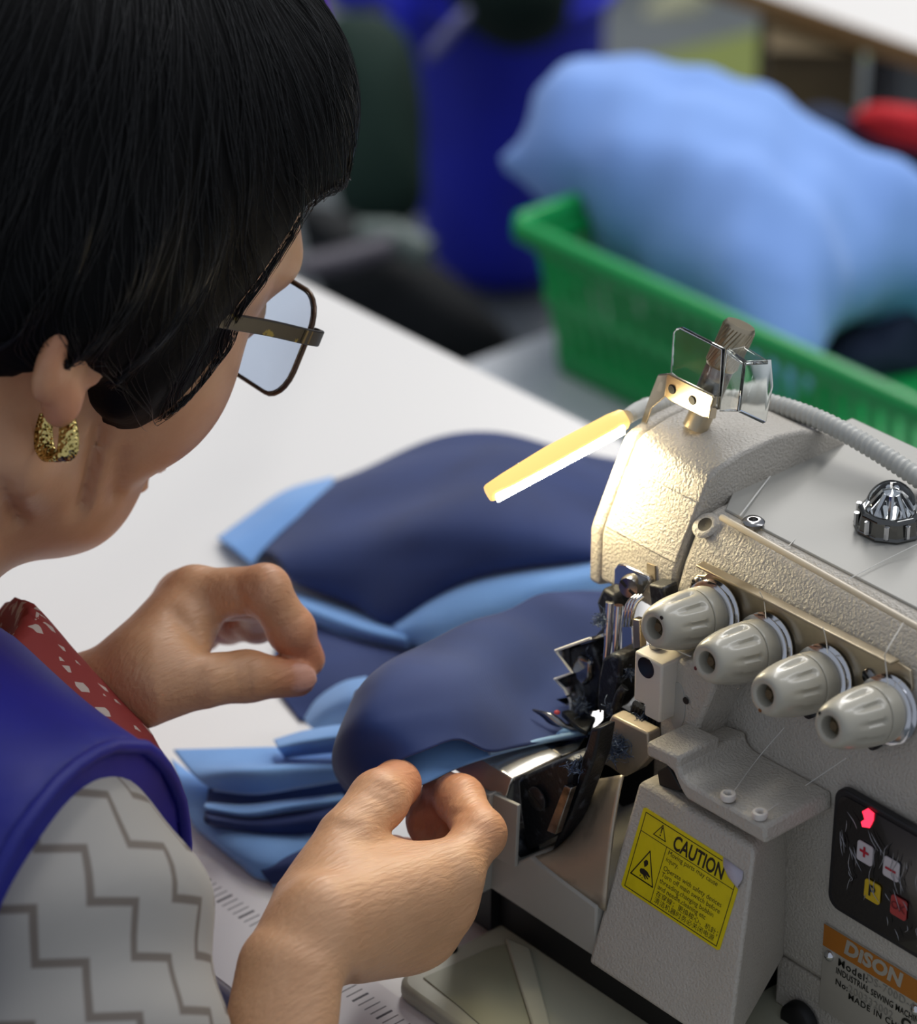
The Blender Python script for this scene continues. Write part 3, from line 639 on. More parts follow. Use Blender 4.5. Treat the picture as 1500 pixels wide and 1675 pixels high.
k = MB(); k.prism([A(1163, 646, y=SY), A(1174, 646, y=SY+6), A(1168, 684, y=SY+6), A(1157, 684, y=SY)], (.8, 0, 0)); k.build('bracket_tab', M['nickel'], SB, bevel=.3)
for u, v in ((1099, 637), (1132, 655)):
    q = A(u, v, y=SY-.2); k = MB(); k.lathe([(.1, .3), (1.5, .3), (1.7, 0)], q, (0, -1, 0), 14); k.build('rivet_hole', M['black'], SB)
k = MB()
S2 = SY+4
sh = [(1096, 612), (1100, 545), (1104, 538), (1112, 536), (1182, 571), (1178, 640), (1174, 672)]
k.prism(px(S2, *sh), (0, 1.6, 0)); k.build('eye_shield_pane', M['clear'], MC, bevel=.5)
k = MB(); P1 = px(S2, (1186, 573), (1258, 592), (1256, 690), (1176, 672))
P2 = [A(1188, 575, y=S2), A(1215, 566, y=S2+10), A(1248, 580, y=S2+12), A(1260, 622, y=S2+12), A(1258, 642, y=S2+11), A(1248, 694, y=S2+6), A(1206, 676, y=S2+3), A(1176, 676, y=S2)]
P3 = [A(1182, 575, y=S2), A(1176, 676, y=S2)]
k.prism([A(1188, 572, y=S2), A(1216, 592, y=S2-4), A(1206, 674, y=S2-4), A(1176, 674, y=S2)], (0, 1.5, .2))
k.prism([A(1216, 592, y=S2-4), A(1257, 590, y=S2+6), A(1260, 634, y=S2+7), A(1248, 694, y=S2+3), A(1206, 674, y=S2-4)], (0, 1.6, .2))
k.prism([A(1188, 572, y=S2), A(1218, 565, y=S2+9), A(1257, 590, y=S2+6), A(1216, 592, y=S2-4)], (0, 0, -1.4)); k.build('eye_shield_hood', M['clear'], MC, bevel=.3)
# ------------------------------------------------------------------ caution sticker (flat print on the looper cover)
def quad_sheet(pts, n, t, nm, m, par, bev=0): 
    k = MB(); k.prism(pts, np.asarray(n)*t); return k.build(nm, m, par, bevel=bev, smooth=False)
s00, s10, s01 = cp(1016, 1449), cp(1177, 1556), cp(1054, 1319)
ux = s10-s00; SW = np.linalg.norm(ux); ux /= SW; uy = s01-s00; SH = np.linalg.norm(uy); uy = uy-ux*(uy @ ux)*0; uy /= np.linalg.norm(uy); CN_ = np.cross(ux, uy)
if CN_ @ CN < 0: CN_ = -CN_
s00 = s00+CN_*.05
def sp(a, b, l=0): return s00+ux*a*SW+uy*b*SH+CN_*l
out = [sp(.02, 0), sp(.98, 0), sp(1, .02), sp(1, .76), sp(.95, .80), sp(.88, .86), sp(.82, .97), sp(.80, 1), sp(.02, 1), sp(0, .98), sp(0, .02)]
ST = quad_sheet(out, CN_, .18, 'caution_sticker', M['yellow'], MC)
ST['label'] = 'yellow caution sticker with torn upper corner'
k = MB(); k.grid(np.array([[sp(.80, 1, .2), sp(1.0, .98, .1)], [sp(.84, .93, 1.4), sp(1.02, .9, .8)], [sp(.90, .84, .9), sp(1.0, .80, .7)], [sp(.96, .79, .3), sp(1.0, .77, .2)]])); k.build('peeled_corner', mat('sticker_backing', '#b9b3bf', .6), ST, solid=.1)
def line(pts, w, nm='printed_frame', m=None, par=None, f=sp, up=CN_, l=.2):
    k = MB()
    for (a, b), (c, d) in zip(pts[:-1], pts[1:]):
        p, q = f(a, b, l), f(c, d, l); t = (q-p)/np.linalg.norm(q-p); s_ = np.cross(up, t)
        k.prism([p-s_*w/2-t*w/2, q-s_*w/2+t*w/2, q+s_*w/2+t*w/2, p+s_*w/2-t*w/2], up*.05)
    return k
k = line([(.80, .955), (.035, .955), (.035, .035), (.965, .035), (.965, .78)], .28)
for seg in ([(.035, .73), (.965, .73)], [(.30, .73), (.30, .035)]):
    q = line(seg, .22); k.add(q.V, q.F)
def tri(cx_, cy_, w, h, lw): return line([(cx_-w/2, cy_), (cx_+w/2, cy_), (cx_, cy_+h), (cx_-w/2, cy_), (cx_+w/2, cy_)], lw)
for q in (tri(.168, .21, .225, .36, .42), tri(.215, .775, .12, .155, .3)): k.add(q.V, q.F)
# hand and gear pictograms, exclamation mark
def blob(pts): return MB().prism([sp(a, b, .2) for a, b in pts], CN_*.05)
for q in (blob([(.14, .42), (.155, .455), (.175, .455), (.185, .42), (.175, .39), (.16, .365), (.15, .39)]),
          blob([(.13, .33), (.16, .345), (.20, .335), (.235, .30), (.225, .285), (.19, .30), (.225, .265), (.215, .255), (.18, .285), (.205, .245), (.195, .24), (.165, .275), (.14, .275), (.125, .30)]),
          blob([(.135, .25), (.15, .26), (.145, .24)]), blob([(.160, .235), (.17, .245), (.168, .228)]),
          blob([(.208, .905), (.222, .905), (.218, .83), (.212, .83)]), blob([(.209, .80), (.221, .80), (.221, .815), (.209, .815)])): k.add(q.V, q.F)
k.build('printed_frame', M['ink'], ST, smooth=False)
def st(txt, a, b, size, bold=0, sx=1.0, al='LEFT'):
    return text_mesh(txt, size, 'lettering', M['ink'], ST, sp(a, b), ux, uy, .24, al, bold, 0, sx)
st('CAUTION', .345, .755, 6.9, .024, .74)
y = .655
for l in ('Moving parts may cause', 'injury.', '', 'Operate with safety devices', 'Turn off main switch before', 'threading,changing bobbin', 'and needle,cleaning etc'):
    if l: st(l, .325, y, 2.45, 0, .97)
    y -= .078 if l else .035
st('在穿線；更換梭心、机針；', .325, y-.005, 2.25, 0, 1.12); st('清洁机器时务必关闭电源', .325, y-.085, 2.25, 0, 1.12)
# ------------------------------------------------------------------ control panel and name plate on the front of the arm
YP = 4.6
def fp(u, v, l=0): return A(u, v, y=YP)+np.array([0, -l, 0])
pc = [fp(1372, 1277), fp(1560, 1378), fp(1560, 1582), fp(1363, 1476)]
X0, X1 = (pc[0][0]+pc[3][0])/2, pc[1][0]; Z1, Z0 = pc[0][2], pc[3][2]
def pr(x0, x1, z0, z1, r, y, t): 
    return MB().prism([(x, y, z) for x, z in rrect((x0+x1)/2, (z0+z1)/2, x1-x0, z1-z0, r)], (0, -t, 0))
CPN = pr(X0, X0+52, Z0, Z1, 5, YP+.6, 3.0).build('control_panel', mat('panel_bezel', '#17161a', .4), MC, bevel=.6)
CPN['label'] = 'black control panel with red digit and four keys'
pr(X0+2, X0+50, Z0+2, Z1-2, 4, YP-2.3, .4).build('display_window', M['panel'], CPN)
yk = YP-2.9
def fk(u, v): return A(u, v, y=yk)
k = MB(); P_ = [fk(u, v) for u, v in ((1411, 1327), (1420, 1322), (1430, 1330), (1429, 1342), (1423, 1354), (1411, 1352), (1409, 1344), (1415, 1340))]
k.prism(P_, (0, -.2, 0)); k.build('digit_segment', M['led_red'], CPN, smooth=False)
def key(u, v, m, txt, tm, w=6.6, h=7.4, ts=7):
    c = fk(u, v); o = pr(c[0]-w/2, c[0]+w/2, c[2]-h/2, c[2]+h/2, 1, yk+.1, .7).build('key', m, CPN, bevel=.2)
    text_mesh(txt, ts, 'key_symbol', tm, CPN, (c[0], yk-.75, c[2]-ts*.27*(1 if len(txt) < 2 else .8)), (1, 0, 0), (0, 0, 1), .05, 'CENTER', .02)
key(1416, 1395, M['keywhite'], '+', M['redprint'], ts=7.5); key(1459, 1421, M['keywhite'], '\u2013', M['redprint'], ts=8)
key(1428, 1458, M['keyyellow'], 'P', M['ink'], ts=6); key(1471, 1484, M['keyred'], 'OK', mat('dark_red_print', '#6e1a20', .5), ts=4)
# crinkled protective film: its highlights painted as thin grey ridges over the window
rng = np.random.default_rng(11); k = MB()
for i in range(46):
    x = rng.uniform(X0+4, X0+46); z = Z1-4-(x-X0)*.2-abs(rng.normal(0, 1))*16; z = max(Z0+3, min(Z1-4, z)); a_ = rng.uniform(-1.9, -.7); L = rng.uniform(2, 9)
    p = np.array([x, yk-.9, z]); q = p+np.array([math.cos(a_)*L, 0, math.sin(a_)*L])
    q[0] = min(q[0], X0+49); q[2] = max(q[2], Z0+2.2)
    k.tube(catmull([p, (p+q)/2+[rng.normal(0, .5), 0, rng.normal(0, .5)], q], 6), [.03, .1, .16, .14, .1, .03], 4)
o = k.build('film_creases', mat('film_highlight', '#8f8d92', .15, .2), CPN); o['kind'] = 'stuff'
# name plate
n0, n1 = fp(1350, 1508), fp(1335, 1600)
NX0 = fp(1350, 1520)[0]; NZ1 = fp(1351, 1510)[2]; NH = 34.; NWD = 60.
NP = MB().box((NX0, YP-.6, NZ1-NH), (NX0+NWD, YP+.4, NZ1)).build('name_plate', M['nameplate'], MC, bevel=.2)
NP['label'] = 'metal name plate with orange header'
MB().box((NX0, YP-.75, NZ1-8.5), (NX0+NWD, YP-.55, NZ1)).build('orange_header', M['orange'], NP, smooth=False)
def nt(txt, u, v, size, m, bold=.0, sx=1.0, sp_=1.0, shear=0):
    p = A(u, v, y=YP-.75); return text_mesh(txt, size, 'lettering', m, NP, p, (1, 0, 0), (0, 0, 1), .06, 'LEFT', bold, shear, sx, sp_)
nt('DiSON', 1380, 1557, 7.6, M['nameplate'], .05, 1.05, 1.05, .15)
nt('Model:', 1370, 1578, 4.2, M['ink'], .012, 1.0, 1.15); nt('DS-700D-4', 1416, 1604, 4.2, M['paleink'], .0, 1.0, 1.1)
nt('INDUSTRIAL SEWING MACHINE', 1367, 1591, 3.5, M['ink'], .012, .72, 1.05); nt('No:', 1366, 1609, 3.4, M['ink'], .015, 1.0, 1.1)
nt('200332002', 1387, 1622, 4.2, M['paleink'], 0, .95, 1.1); nt('MADE IN CHINA', 1387, 1633, 3.4, M['ink'], .012, 1.0, 1.12); nt('C €', 1473, 1678, 6.0, M['ink'], .03)
for u, v in ((1357, 1563), (1499, 1652)):
    k = MB(); k.lathe([(2.0, 0), (1.9, .8), (1.0, 1.5), (.1, 1.7)], A(u, v, y=YP-.6), (0, -1, 0), 16); k.build('rivet', M['chrome'], NP)
k = MB(); k.lathe([(.1, 4), (6.2, 4), (7.2, 3), (7.4, 0)], A(1312, 1668, y=4), (0, -1, 0), 28); k.build('rubber_plug', M['black'], MC)
# ------------------------------------------------------------------ gooseneck lamp clipped behind the head
l0, l1 = A(1024, 683, y=30), A(796, 806, y=-18)
LP = thing('gooseneck_lamp', (l0[0], l0[1], 100), 'glowing amber LED lamp on a grey ribbed gooseneck above the machine head', 'lamp')
ax = (l1-l0); LL = np.linalg.norm(ax); ax /= LL
dn = np.array([.85, -.05, -.5]); dn = dn-ax*(dn @ ax); dn /= np.linalg.norm(dn); sd = np.cross(ax, dn)
V = []; F = []; n = 20; sec = [(0, 2.6, 2.6), (.02, 3.4, 3.2), (.10, 3.9, 3.5), (.55, 4.1, 3.6), (.86, 4.0, 3.5), (.985, 3.4, 3.2), (1.0, 2.9, 2.8)]
for f, hw, wd in sec:
    for j in range(n):
        t = 2*math.pi*j/n; c_, s_ = math.cos(t), math.sin(t)
        c_ = math.copysign(abs(c_)**.7, c_); s_ = math.copysign(abs(s_)**.7, s_)
        if f > .55 and c_ < 0: c_ *= 1-.35*(f-.55)/.45
        V.append(l0+ax*LL*f+dn*c_*hw+sd*s_*wd)
for i in range(len(sec)-1):
    for j in range(n): F.append((i*n+j, i*n+(j+1) % n, (i+1)*n+(j+1) % n, (i+1)*n+j))
F += [tuple(range(n-1, -1, -1)), tuple((len(sec)-1)*n+j for j in range(n))]
mesh('lamp_sleeve', V, F, M['lampbody'], LP)
k = MB(); P_ = [l0+ax*LL*f+dn*2.9 for f in (.05, .3, .6, .965)]
k.prism([P_[0]-sd*2.7, P_[3]-sd*2.5, P_[3]+sd*2.5, P_[0]+sd*2.7], dn*1.3); k.build('led_strip', M['led'], LP, bevel=.3)
k = MB()
for f in (.70, .74): k.lathe([(.1, 1), (.7, .5), (.8, 0)], l0+ax*LL*f-dn*3.3, -dn, 10)
k.build('switch_studs', M['chrome'], LP)
gp = catmull([A(1024, 683, y=30), A(1052, 668, y=52), A(1110, 660, y=70), A(1200, 653, y=78), A(1270, 663, y=82), A(1350, 691, y=84), A(1430, 735, y=86), A(1505, 784, y=88), A(1600, 850, y=92), A(1680, 920, y=96)], 340)
seg = np.linalg.norm(np.diff(gp, axis=0), axis=1).cumsum(); rr = [2.9]+[3.3+.32*math.sin(s*2*math.pi/2.3) for s in seg]
for i in range(40): rr[i] = 2.6+i*.012
k = MB(); k.tube(gp, rr, 14); k.build('gooseneck', M['conduit'], LP)
k = MB(); e_ = gp[-1]; k.box((e_[0]-10, e_[1]-8, 88.8), (e_[0]+10, e_[1]+10, e_[2]+3)); k.build('magnet_base', M['black'], LP, bevel=1.5)
# ------------------------------------------------------------------ sewing threads
def thr(pts, label, r=.16):
    k = MB(); k.tube(catmull(pts, 24), r, 5); o = k.build('sewing_thread', M['thread']); return tag(o, label, 'thread', 'sewing threads on the machine')
thr([A(1210, 844, z=90), A(1262, 776, y=60), A(1312, 712, y=100), A(1330, 690, y=110)], 'white thread rising behind the machine head from the cover rim', .3)
thr([A(1290, 893, z=89.6), A(1380, 800, y=80), A(1394, 782, y=96)], 'thin thread slanting across the grey top cover')
thr([A(1388, 947, z=89.6), A(1450, 915, z=90), A(1505, 888, z=92)], 'thin thread near the oil sight dome')
thr([A(1243, 968, y=9), A(1250, 985, y=12), A(1253, 1012, y=8)], 'short thread above the second tension knob')
thr([A(1346, 1026, y=9), A(1351, 1045, y=10), A(1354, 1068, y=8)], 'short thread above the third tension knob')
thr([A(1478, 1018, z=89), A(1450, 1065, y=6), A(1448, 1080, y=9), A(1453, 1122, y=8)], 'thread hanging over the bracket to the fourth tension knob')
thr([A(1197, 1299, z=LZ+2), A(1240, 1240, y=0), A(1283, 1190, y=4)], 'thread running from the left white eyelet up to the third knob')
thr([A(1250, 1330, z=LZ+2), A(1310, 1290, y=0), A(1384, 1240, y=4)], 'thread running from the right white eyelet up to the fourth knob')
thr([A(1098, 1060, y=-4), A(1112, 1066, y=-6), A(1130, 1074, y=-6)], 'short white thread end under the first tension knob', .25)
# ------------------------------------------------------------------ implicit-surface modelling for bodies and soft things
f32 = np.float32
def smin(a, b, k):
    if k <= 0: return np.minimum(a, b)
    h = np.maximum(k-np.abs(a-b), 0)/k
    return np.minimum(a, b)-h*h*k*.25
def smax(a, b, k): return -smin(-a, -b, k)
def cone(P, a, b, ra, rb):
    a = np.asarray(a, f32); b = np.asarray(b, f32); ab = b-a; t = np.clip(((P-a) @ ab)/max(1e-6, float(ab @ ab)), 0, 1)
    return np.linalg.norm(P-a-t[:, None]*ab, axis=1)-(ra+(rb-ra)*t)
def ell(P, c, r, B=None):
    q = P-np.asarray(c, f32)
    if B is not None: q = q @ np.asarray(B, f32).T
    r = np.asarray(r, f32); k0 = np.linalg.norm(q/r, axis=1); k1 = np.linalg.norm(q/(r*r), axis=1)+1e-9
    return k0*(k0-1)/k1
def chain(P, pts, rad, k=4):
    d = None
    for i in range(len(pts)-1):
        e = cone(P, pts[i], pts[i+1], rad[i], rad[i+1]); d = e if d is None else smin(d, e, k)
    return d
def nets(f, lo, hi, h, blk=8):
    """surface nets on a regular grid; far blocks are skipped"""
    lo = np.asarray(lo, float); n = np.ceil((np.asarray(hi)-lo)/h/blk).astype(int)
    bc = np.stack(np.meshgrid(*[np.arange(n[i]) for i in range(3)], indexing='ij'), -1).reshape(-1, 3)
    cen = lo+(bc+.5)*blk*h
    dv = f(cen.astype(f32))
    act = bc[np.abs(dv) < blk*h*.95]
    N = n*blk+1; D = np.full(N, 1e3, f32)
    # sign fill for skipped blocks
    ins = bc[(dv < 0) & ~(np.abs(dv) < blk*h*.95)]
    for b in ins: D[b[0]*blk:b[0]*blk+blk+1, b[1]*blk:b[1]*blk+blk+1, b[2]*blk:b[2]*blk+blk+1] = -1e3
    g = np.stack(np.meshgrid(*[np.arange(blk+1)]*3, indexing='ij'), -1).reshape(-1, 3)
    for s in range(0, len(act), 600):
        A_ = act[s:s+600]; I = (A_[:, None, :]*blk+g[None]).reshape(-1, 3)
        v = f((lo+I*h).astype(f32)); D[I[:, 0], I[:, 1], I[:, 2]] = v
    neg = D < 0
    c = np.zeros(np.array(N)-1, np.int8)
    for i in (0, 1):
        for j in (0, 1):
            for k in (0, 1): c += neg[i:N[0]-1+i, j:N[1]-1+j, k:N[2]-1+k]
    cells = np.argwhere((c > 0) & (c < 8)); idx = np.full(c.shape, -1, np.int64); idx[tuple(cells.T)] = np.arange(len(cells))
    acc = np.zeros((len(cells), 3)); cnt = np.zeros(len(cells))
    off = [(i, j, k) for i in (0, 1) for j in (0, 1) for k in (0, 1)]
    for a in off:
        for ax in range(3):
            if a[ax]: continue
            b = list(a); b[ax] = 1
            da = D[tuple((cells+a).T)]; db = D[tuple((cells+b).T)]; m = (da < 0) != (db < 0)
            t = da[m]/(da[m]-db[m]+1e-12); p = cells[m]+np.array(a, float); p[:, ax] += t
            acc[m] += p; cnt[m] += 1
    V = lo+acc/cnt[:, None]*h
    F = []
    for ax in range(3):
        s0 = [slice(None)]*3; s1 = [slice(None)]*3; s0[ax] = slice(0, -1); s1[ax] = slice(1, None)
        e = np.argwhere(neg[tuple(s0)] != neg[tuple(s1)])
        o1, o2 = [(1, 2), (2, 0), (0, 1)][ax]
        e = e[(e[:, o1] > 0) & (e[:, o2] > 0) & (e[:, o1] < c.shape[o1]) & (e[:, o2] < c.shape[o2])]
        d1 = np.zeros(3, int); d1[o1] = 1; d2 = np.zeros(3, int); d2[o2] = 1
        q = np.stack([idx[tuple((e-d1-d2).T)], idx[tuple((e-d2).T)], idx[tuple(e.T)], idx[tuple((e-d1).T)]], 1)
        fl = ~neg[tuple(e.T)]; q[fl] = q[fl][:, ::-1]
        F.append(q)
    F = np.concatenate(F); F = F[(F >= 0).all(1)]
    return V, F
def fastmesh(name, V, F, m, parent=None, attr=None, label=None):
    me = bpy.data.meshes.new(name); V = np.asarray(V, float)/1000.; V = V+np.array([0, 0, ZP])
    F = np.asarray(F); nf = len(F)
    me.vertices.add(len(V)); me.vertices.foreach_set('co', V.astype(f32).ravel())
    me.loops.add(nf*4); me.loops.foreach_set('vertex_index', F.astype(np.int32).ravel())
    me.polygons.add(nf); me.polygons.foreach_set('loop_start', np.arange(0, nf*4, 4, dtype=np.int32))
    me.polygons.foreach_set('use_smooth', np.ones(nf, bool)); me.update(calc_edges=True); me.validate()
    me.materials.append(m)
    if attr is not None:
        ca = me.color_attributes.new('tone', 'FLOAT_COLOR', 'POINT'); ca.data.foreach_set('color', np.concatenate([attr, np.ones((len(attr), 1))], 1).astype(f32).ravel())
    o = bpy.data.objects.new(name, me); S.collection.objects.link(o); parent_to(o, parent)
    if label: o['label'] = label
    return o
# ------------------------------------------------------------------ light blue bundle heaped over the basket
def _b(u, v, dd=0): return A(u, v, d=dB+dd)
BN = [(_b(845, 268, 10), _b(1010, 265, 10), 8, 46), (_b(892, 165, 10), _b(1010, 235, 10), 9, 44), (_b(985, 245, 20), _b(1180, 300, 10), 44, 56), (_b(1180, 300, 10), _b(1420, 385, 0), 56, 44), (_b(1420, 385), _b(1620, 470), 44, 50),
      (_b(1100, 330, -20), _b(1240, 430, -60), 46, 46), (_b(1240, 430, -60), _b(1265, 600, -130), 42, 16), (_b(1330, 420, -40), _b(1300, 560, -110), 30, 14), (_b(940, 160, 30), _b(1120, 200, 30), 12, 24)]
def bund(P):
    d = None
    for a_, b_, r0, r1 in BN:
        e = cone(P, a_, b_, r0, r1); d = e if d is None else smin(d, e, 38)
    for i_, (kx, ky, kz, am) in enumerate(((.05, .02, .03, 2.0), (.02, -.06, .04, 2.0), (-.03, .03, .07, 1.6), (.11, .09, -.02, 1.5), (.07, -.12, .05, 1.3))): d = d+am*np.sin(P[:, 0]*kx+P[:, 1]*ky+P[:, 2]*kz+i_)
    return d
allp = np.array([q for b_ in BN for q in b_[:2]]); V, F = nets(bund, allp.min(0)-75, allp.max(0)+75, 6)
o = fastmesh('cloth_bundle', V, F, M['sky_cloth']); tag(o, 'big light blue cloth bundle heaped over the green basket', 'cloth')
# ------------------------------------------------------------------ the operator
def J(u, v, d): return A(u, v, d=d)
_p, _r = math.radians(28.9), math.radians(-2.1)
hF = np.array([0, math.cos(_p), -math.sin(_p)]); hR = np.array([1., 0, 0]); hU = np.cross(hR, hF)
hR, hU = math.cos(_r)*hR+math.sin(_r)*hU, math.cos(_r)*hU-math.sin(_r)*hR
HB = np.stack([hR, hF, hU]); HM = np.array([-158.8, -137.9, 161.0])
def hl(p): return HM+np.asarray(p, float) @ HB           # head-local (right, forward, up) -> place
def tol(P): return ((P-HM.astype(f32)) @ HB.T.astype(f32)).astype(f32)
NB = np.array([-166, -236, 34.])
SHR, ELR = np.array([4, -226, 6.]), np.array([128, -285, -178.])
SHL, ELL = np.array([-330, -226, 0.]), np.array([-372, -262, -160.])
GRV = [(J(160, 705, 1020), J(118, 868, 1030), 2.4, 4.0), (J(4, 790, 1005), J(46, 888, 1012), 2.4, 3.6), (J(198, 735, 1040), J(182, 840, 1045), 2.2, 2.0)]
def head_sdf(P):
    q = tol(P); a = np.abs(q[:, :1]); m = np.concatenate([a, q[:, 1:]], 1)
    d = ell(q, (0, -2, 44), (82, 98, 88))
    d = smin(d, ell(q, (0, 40, 2), (67, 56, 76)), 22)
    d = smin(d, ell(q, (0, 46, 48), (64, 52, 46)), 20)
    d = smin(d, cone(m, (56, 0, -44), (18, 68, -64), 15, 13), 20)
    d = smin(d, ell(q, (0, 72, -62), (22, 18, 16)), 16)
    d = smin(d, ell(q, (0, 64, -40), (33, 27, 34)), 18)
    d = smin(d, ell(m, (40, 58, -12), (23, 24, 27)), 18)
    d = smin(d, ell(q, (0, 38, -66), (42, 42, 26)), 18)
    d = smin(d, cone(m, (14, 97, 40), (46, 84, 40), 7, 8), 12)
    d = smax(d, -ell(m, (33, 108, 20), (19, 16, 13)), 12)
    d = smin(d, ell(m, (33, 84, 18), (14, 13, 13)), 4)
    d = smin(d, cone(q, (0, 97, 30), (0, 113, -12), 6, 9), 8); d = smin(d, ell(m, (11, 102, -16), (8, 10, 7)), 5)
    d = smin(d, ell(q, (0, 94, -46), (24, 9, 5.5)), 4); d = smin(d, ell(q, (0, 92, -55), (21, 9, 6)), 3)
    # ears
    t = math.radians(16); B = np.array([[.94, .34, 0], [-.34*math.cos(t), .94*math.cos(t), -math.sin(t)], [-.34*math.sin(t), .94*math.sin(t), math.cos(t)]])
    e = ell(m, (81, -16, 4), (5.5, 12, 23), B); e = smin(e, ell(m, (80, -9, -17), (5.2, 7, 8.5)), 6)
    e = smax(e, -ell(m, (87.5, -13, 5), (6, 7.5, 15), B), 3)
    e = smin(e, cone(m, (82, -17, -8), (83, -20, 12), 2.0, 2.4), 3); e = smin(e, ell(m, (78, -1, -5), (4, 4, 6)), 5)
    d = smin(d, e, 5)
    # neck, with soft folds under the jaw
    n = cone(P, hl((0, -34, -28)), NB, 60, 66); n = smin(n, cone(P, hl((0, 18, -56)), NB+np.array([4, 26, 6]), 34, 36), 26)
    d = smin(d, n, 16)
    for g0, g1, w_, dep in GRV:
        n_ = np.cross(g0-CMM, g1-CMM); n_ /= np.linalg.norm(n_); e = (P-g0.astype(f32)); ab = g1-g0; L2 = ab @ ab; t = (e @ ab.astype(f32))/L2
        mk = np.exp(-np.maximum(np.abs(t-.5)-.42, 0)**2/.03)*np.exp(-((P-(g0+g1).astype(f32)/2) @ RC[2].astype(f32)/110)**2)
        d = d+dep*mk*np.exp(-((P-CMM.astype(f32)) @ n_.astype(f32)/w_)**2)
    return d
def trunk_sdf(P):
    d = cone(P, NB+[0, -2, -8], SHR+[-22, 4, 16], 58, 46); d = smin(d, cone(P, NB+[0, -2, -8], SHL+[22, 4, 16], 58, 46), 30)
    d = smin(d, ell(P, (-163, -240, -70), (150, 92, 120)), 50); d = smin(d, ell(P, (-163, -262, -200), (132, 92, 160)), 60)
    d = smin(d, ell(P, (-163, -300, -340), (165, 120, 110)), 60)
    return d
def arm_u(P, sh, el, r0, r1): return cone(P, sh, el, r0, r1)
def legs_sdf(P):
    d = None
    for s in (-1, 1):
        h_, k_, a_ = np.array([-163+s*85, -300, -360.]), np.array([-163+s*120, 110, -370.]), np.array([-163+s*120, 60, -790.])
        e = cone(P, h_, k_, 82, 58); e = smin(e, cone(P, k_, a_, 58, 40), 20); d = e if d is None else np.minimum(d, e)
    return d
# ---- hands.  joints are given along the photo's sight lines with their distance from the lens
class Hand: pass
def hand_sdf(hd):
    def f(P):
        w = hd.wrist; d = cone(P, hd.fore, w, hd.rf, hd.rw)
        # flatten the wrist a little
        for m_, r0, r1 in zip(hd.mcp, hd.pr0, hd.pr1): d = smin(d, cone(P, hd.wc+(m_-hd.mid)*.4, m_, r0, r1), 9)
        for i in range(3): d = smin(d, cone(P, hd.mcp[i], hd.mcp[i+1], hd.pr1[i]*.92, hd.pr1[i+1]*.92), 5)
        for i, fg in enumerate(hd.fing):
            r = hd.fr[i]; c = chain(P, fg, [r*1.12, r*1.0, r*.93, r*.80], 2.5)
            for jn in fg[1:3]: c = smin(c, np.linalg.norm(P-np.asarray(jn, f32), axis=1)-r*1.03, 2)
            d = smin(d, c, 3.2)
        t = hd.thumb; d = smin(d, cone(P, t[0], t[1], hd.tr[0], hd.tr[1]), 8); tc_ = chain(P, t[1:], hd.tr[1:], 4)
        for b in hd.web: d = smin(d, cone(P, b[0], b[1], b[2], b[3]), 8)
        for b in hd.cut: d = smax(d, -cone(P, b[0], b[1], b[2], b[3]), b[4])
        d = smin(d, tc_, 1.6)
        for g0, g1, w_, dep in hd.grv:
            n2 = np.cross(g0-CMM, g1-CMM); n2 /= np.linalg.norm(n2); ab = g1-g0; t2 = ((P-g0.astype(f32)) @ ab.astype(f32))/(ab @ ab)
            mk = np.exp(-np.maximum(np.abs(t2-.5)-.38, 0)**2/.03)*np.exp(-((P-(g0+g1).astype(f32)/2) @ RC[2].astype(f32)/16)**2)
            d = d+dep*mk*np.exp(-((P-CMM.astype(f32)) @ n2.astype(f32)/w_)**2)
        for n_ in hd.nails: d = smin(d, ell(P, n_[0], n_[1], n_[2]), .8)
        return d
    return f
# right hand: thumb on the cloth, index finger below it
R = Hand()
R.wrist = J(474, 1590, 992); R.fore = ELR; R.rw, R.rf = 16.8, 29
R.wc = J(512, 1520, 1000)
R.mcp = [J(737, 1432, 1036), J(722, 1480, 1038), J(696, 1522, 1044), J(660, 1545, 1051)]
R.pr0 = [12, 12, 11.5, 11]; R.pr1 = [10, 10.2, 10, 9.2]
R.fing = [[R.mcp[0], J(785, 1364, 1050), J(752, 1308, 1066), J(722, 1290, 1077)],
          [R.mcp[1], J(748, 1410, 1070), J(706, 1345, 1080), J(690, 1318, 1087)],
          [R.mcp[2], J(715, 1465, 1082), J(665, 1410, 1094), J(645, 1395, 1088)],
          [R.mcp[3], J(670, 1505, 1086), J(635, 1460, 1096), J(620, 1450, 1086)]]
R.fr = [8.3, 8.2, 7.8, 6.8]
R.thumb = [J(512, 1478, 1014), J(568, 1372, 1030), J(620, 1308, 1044), J(649, 1282, 1057)]; R.tr = [13, 10.0, 9.3, 8.4]
R.web = [(J(600, 1405, 1034), J(690, 1428, 1036), 9, 9), (J(560, 1455, 1018), J(670, 1465, 1028), 12, 11), (J(520, 1540, 1004), J(660, 1530, 1040), 14, 11)]
R.cut = [(J(672, 1340, 1030), J(688, 1356, 1070), 2.5, 4, 4)]
R.mid = sum(R.mcp)/4
tdir = R.thumb[3]-R.thumb[2]; tdir /= np.linalg.norm(tdir); up_ = np.array([-.35, -.25, .9]); sd_ = np.cross(tdir, up_); sd_ /= np.linalg.norm(sd_); up_ = np.cross(sd_, tdir)
R.nails = []
R.grv = [(J(597, 1492, 1018), J(590, 1560, 1018), 2.2, 1.3), (J(566, 1520, 1008), J(572, 1612, 1008), 2.4, 1.5), (J(612, 1286, 1046), J(648, 1298, 1046), 1.5, .8), (J(600, 1300, 1042), J(636, 1314, 1042), 1.5, .6), (J(552, 1352, 1030), J(590, 1352, 1030), 1.8, .7), (J(706, 1366, 1060), J(668, 1350, 1060), 1.5, .8), (J(756, 1330, 1060), J(792, 1325, 1055), 1.3, .7)]
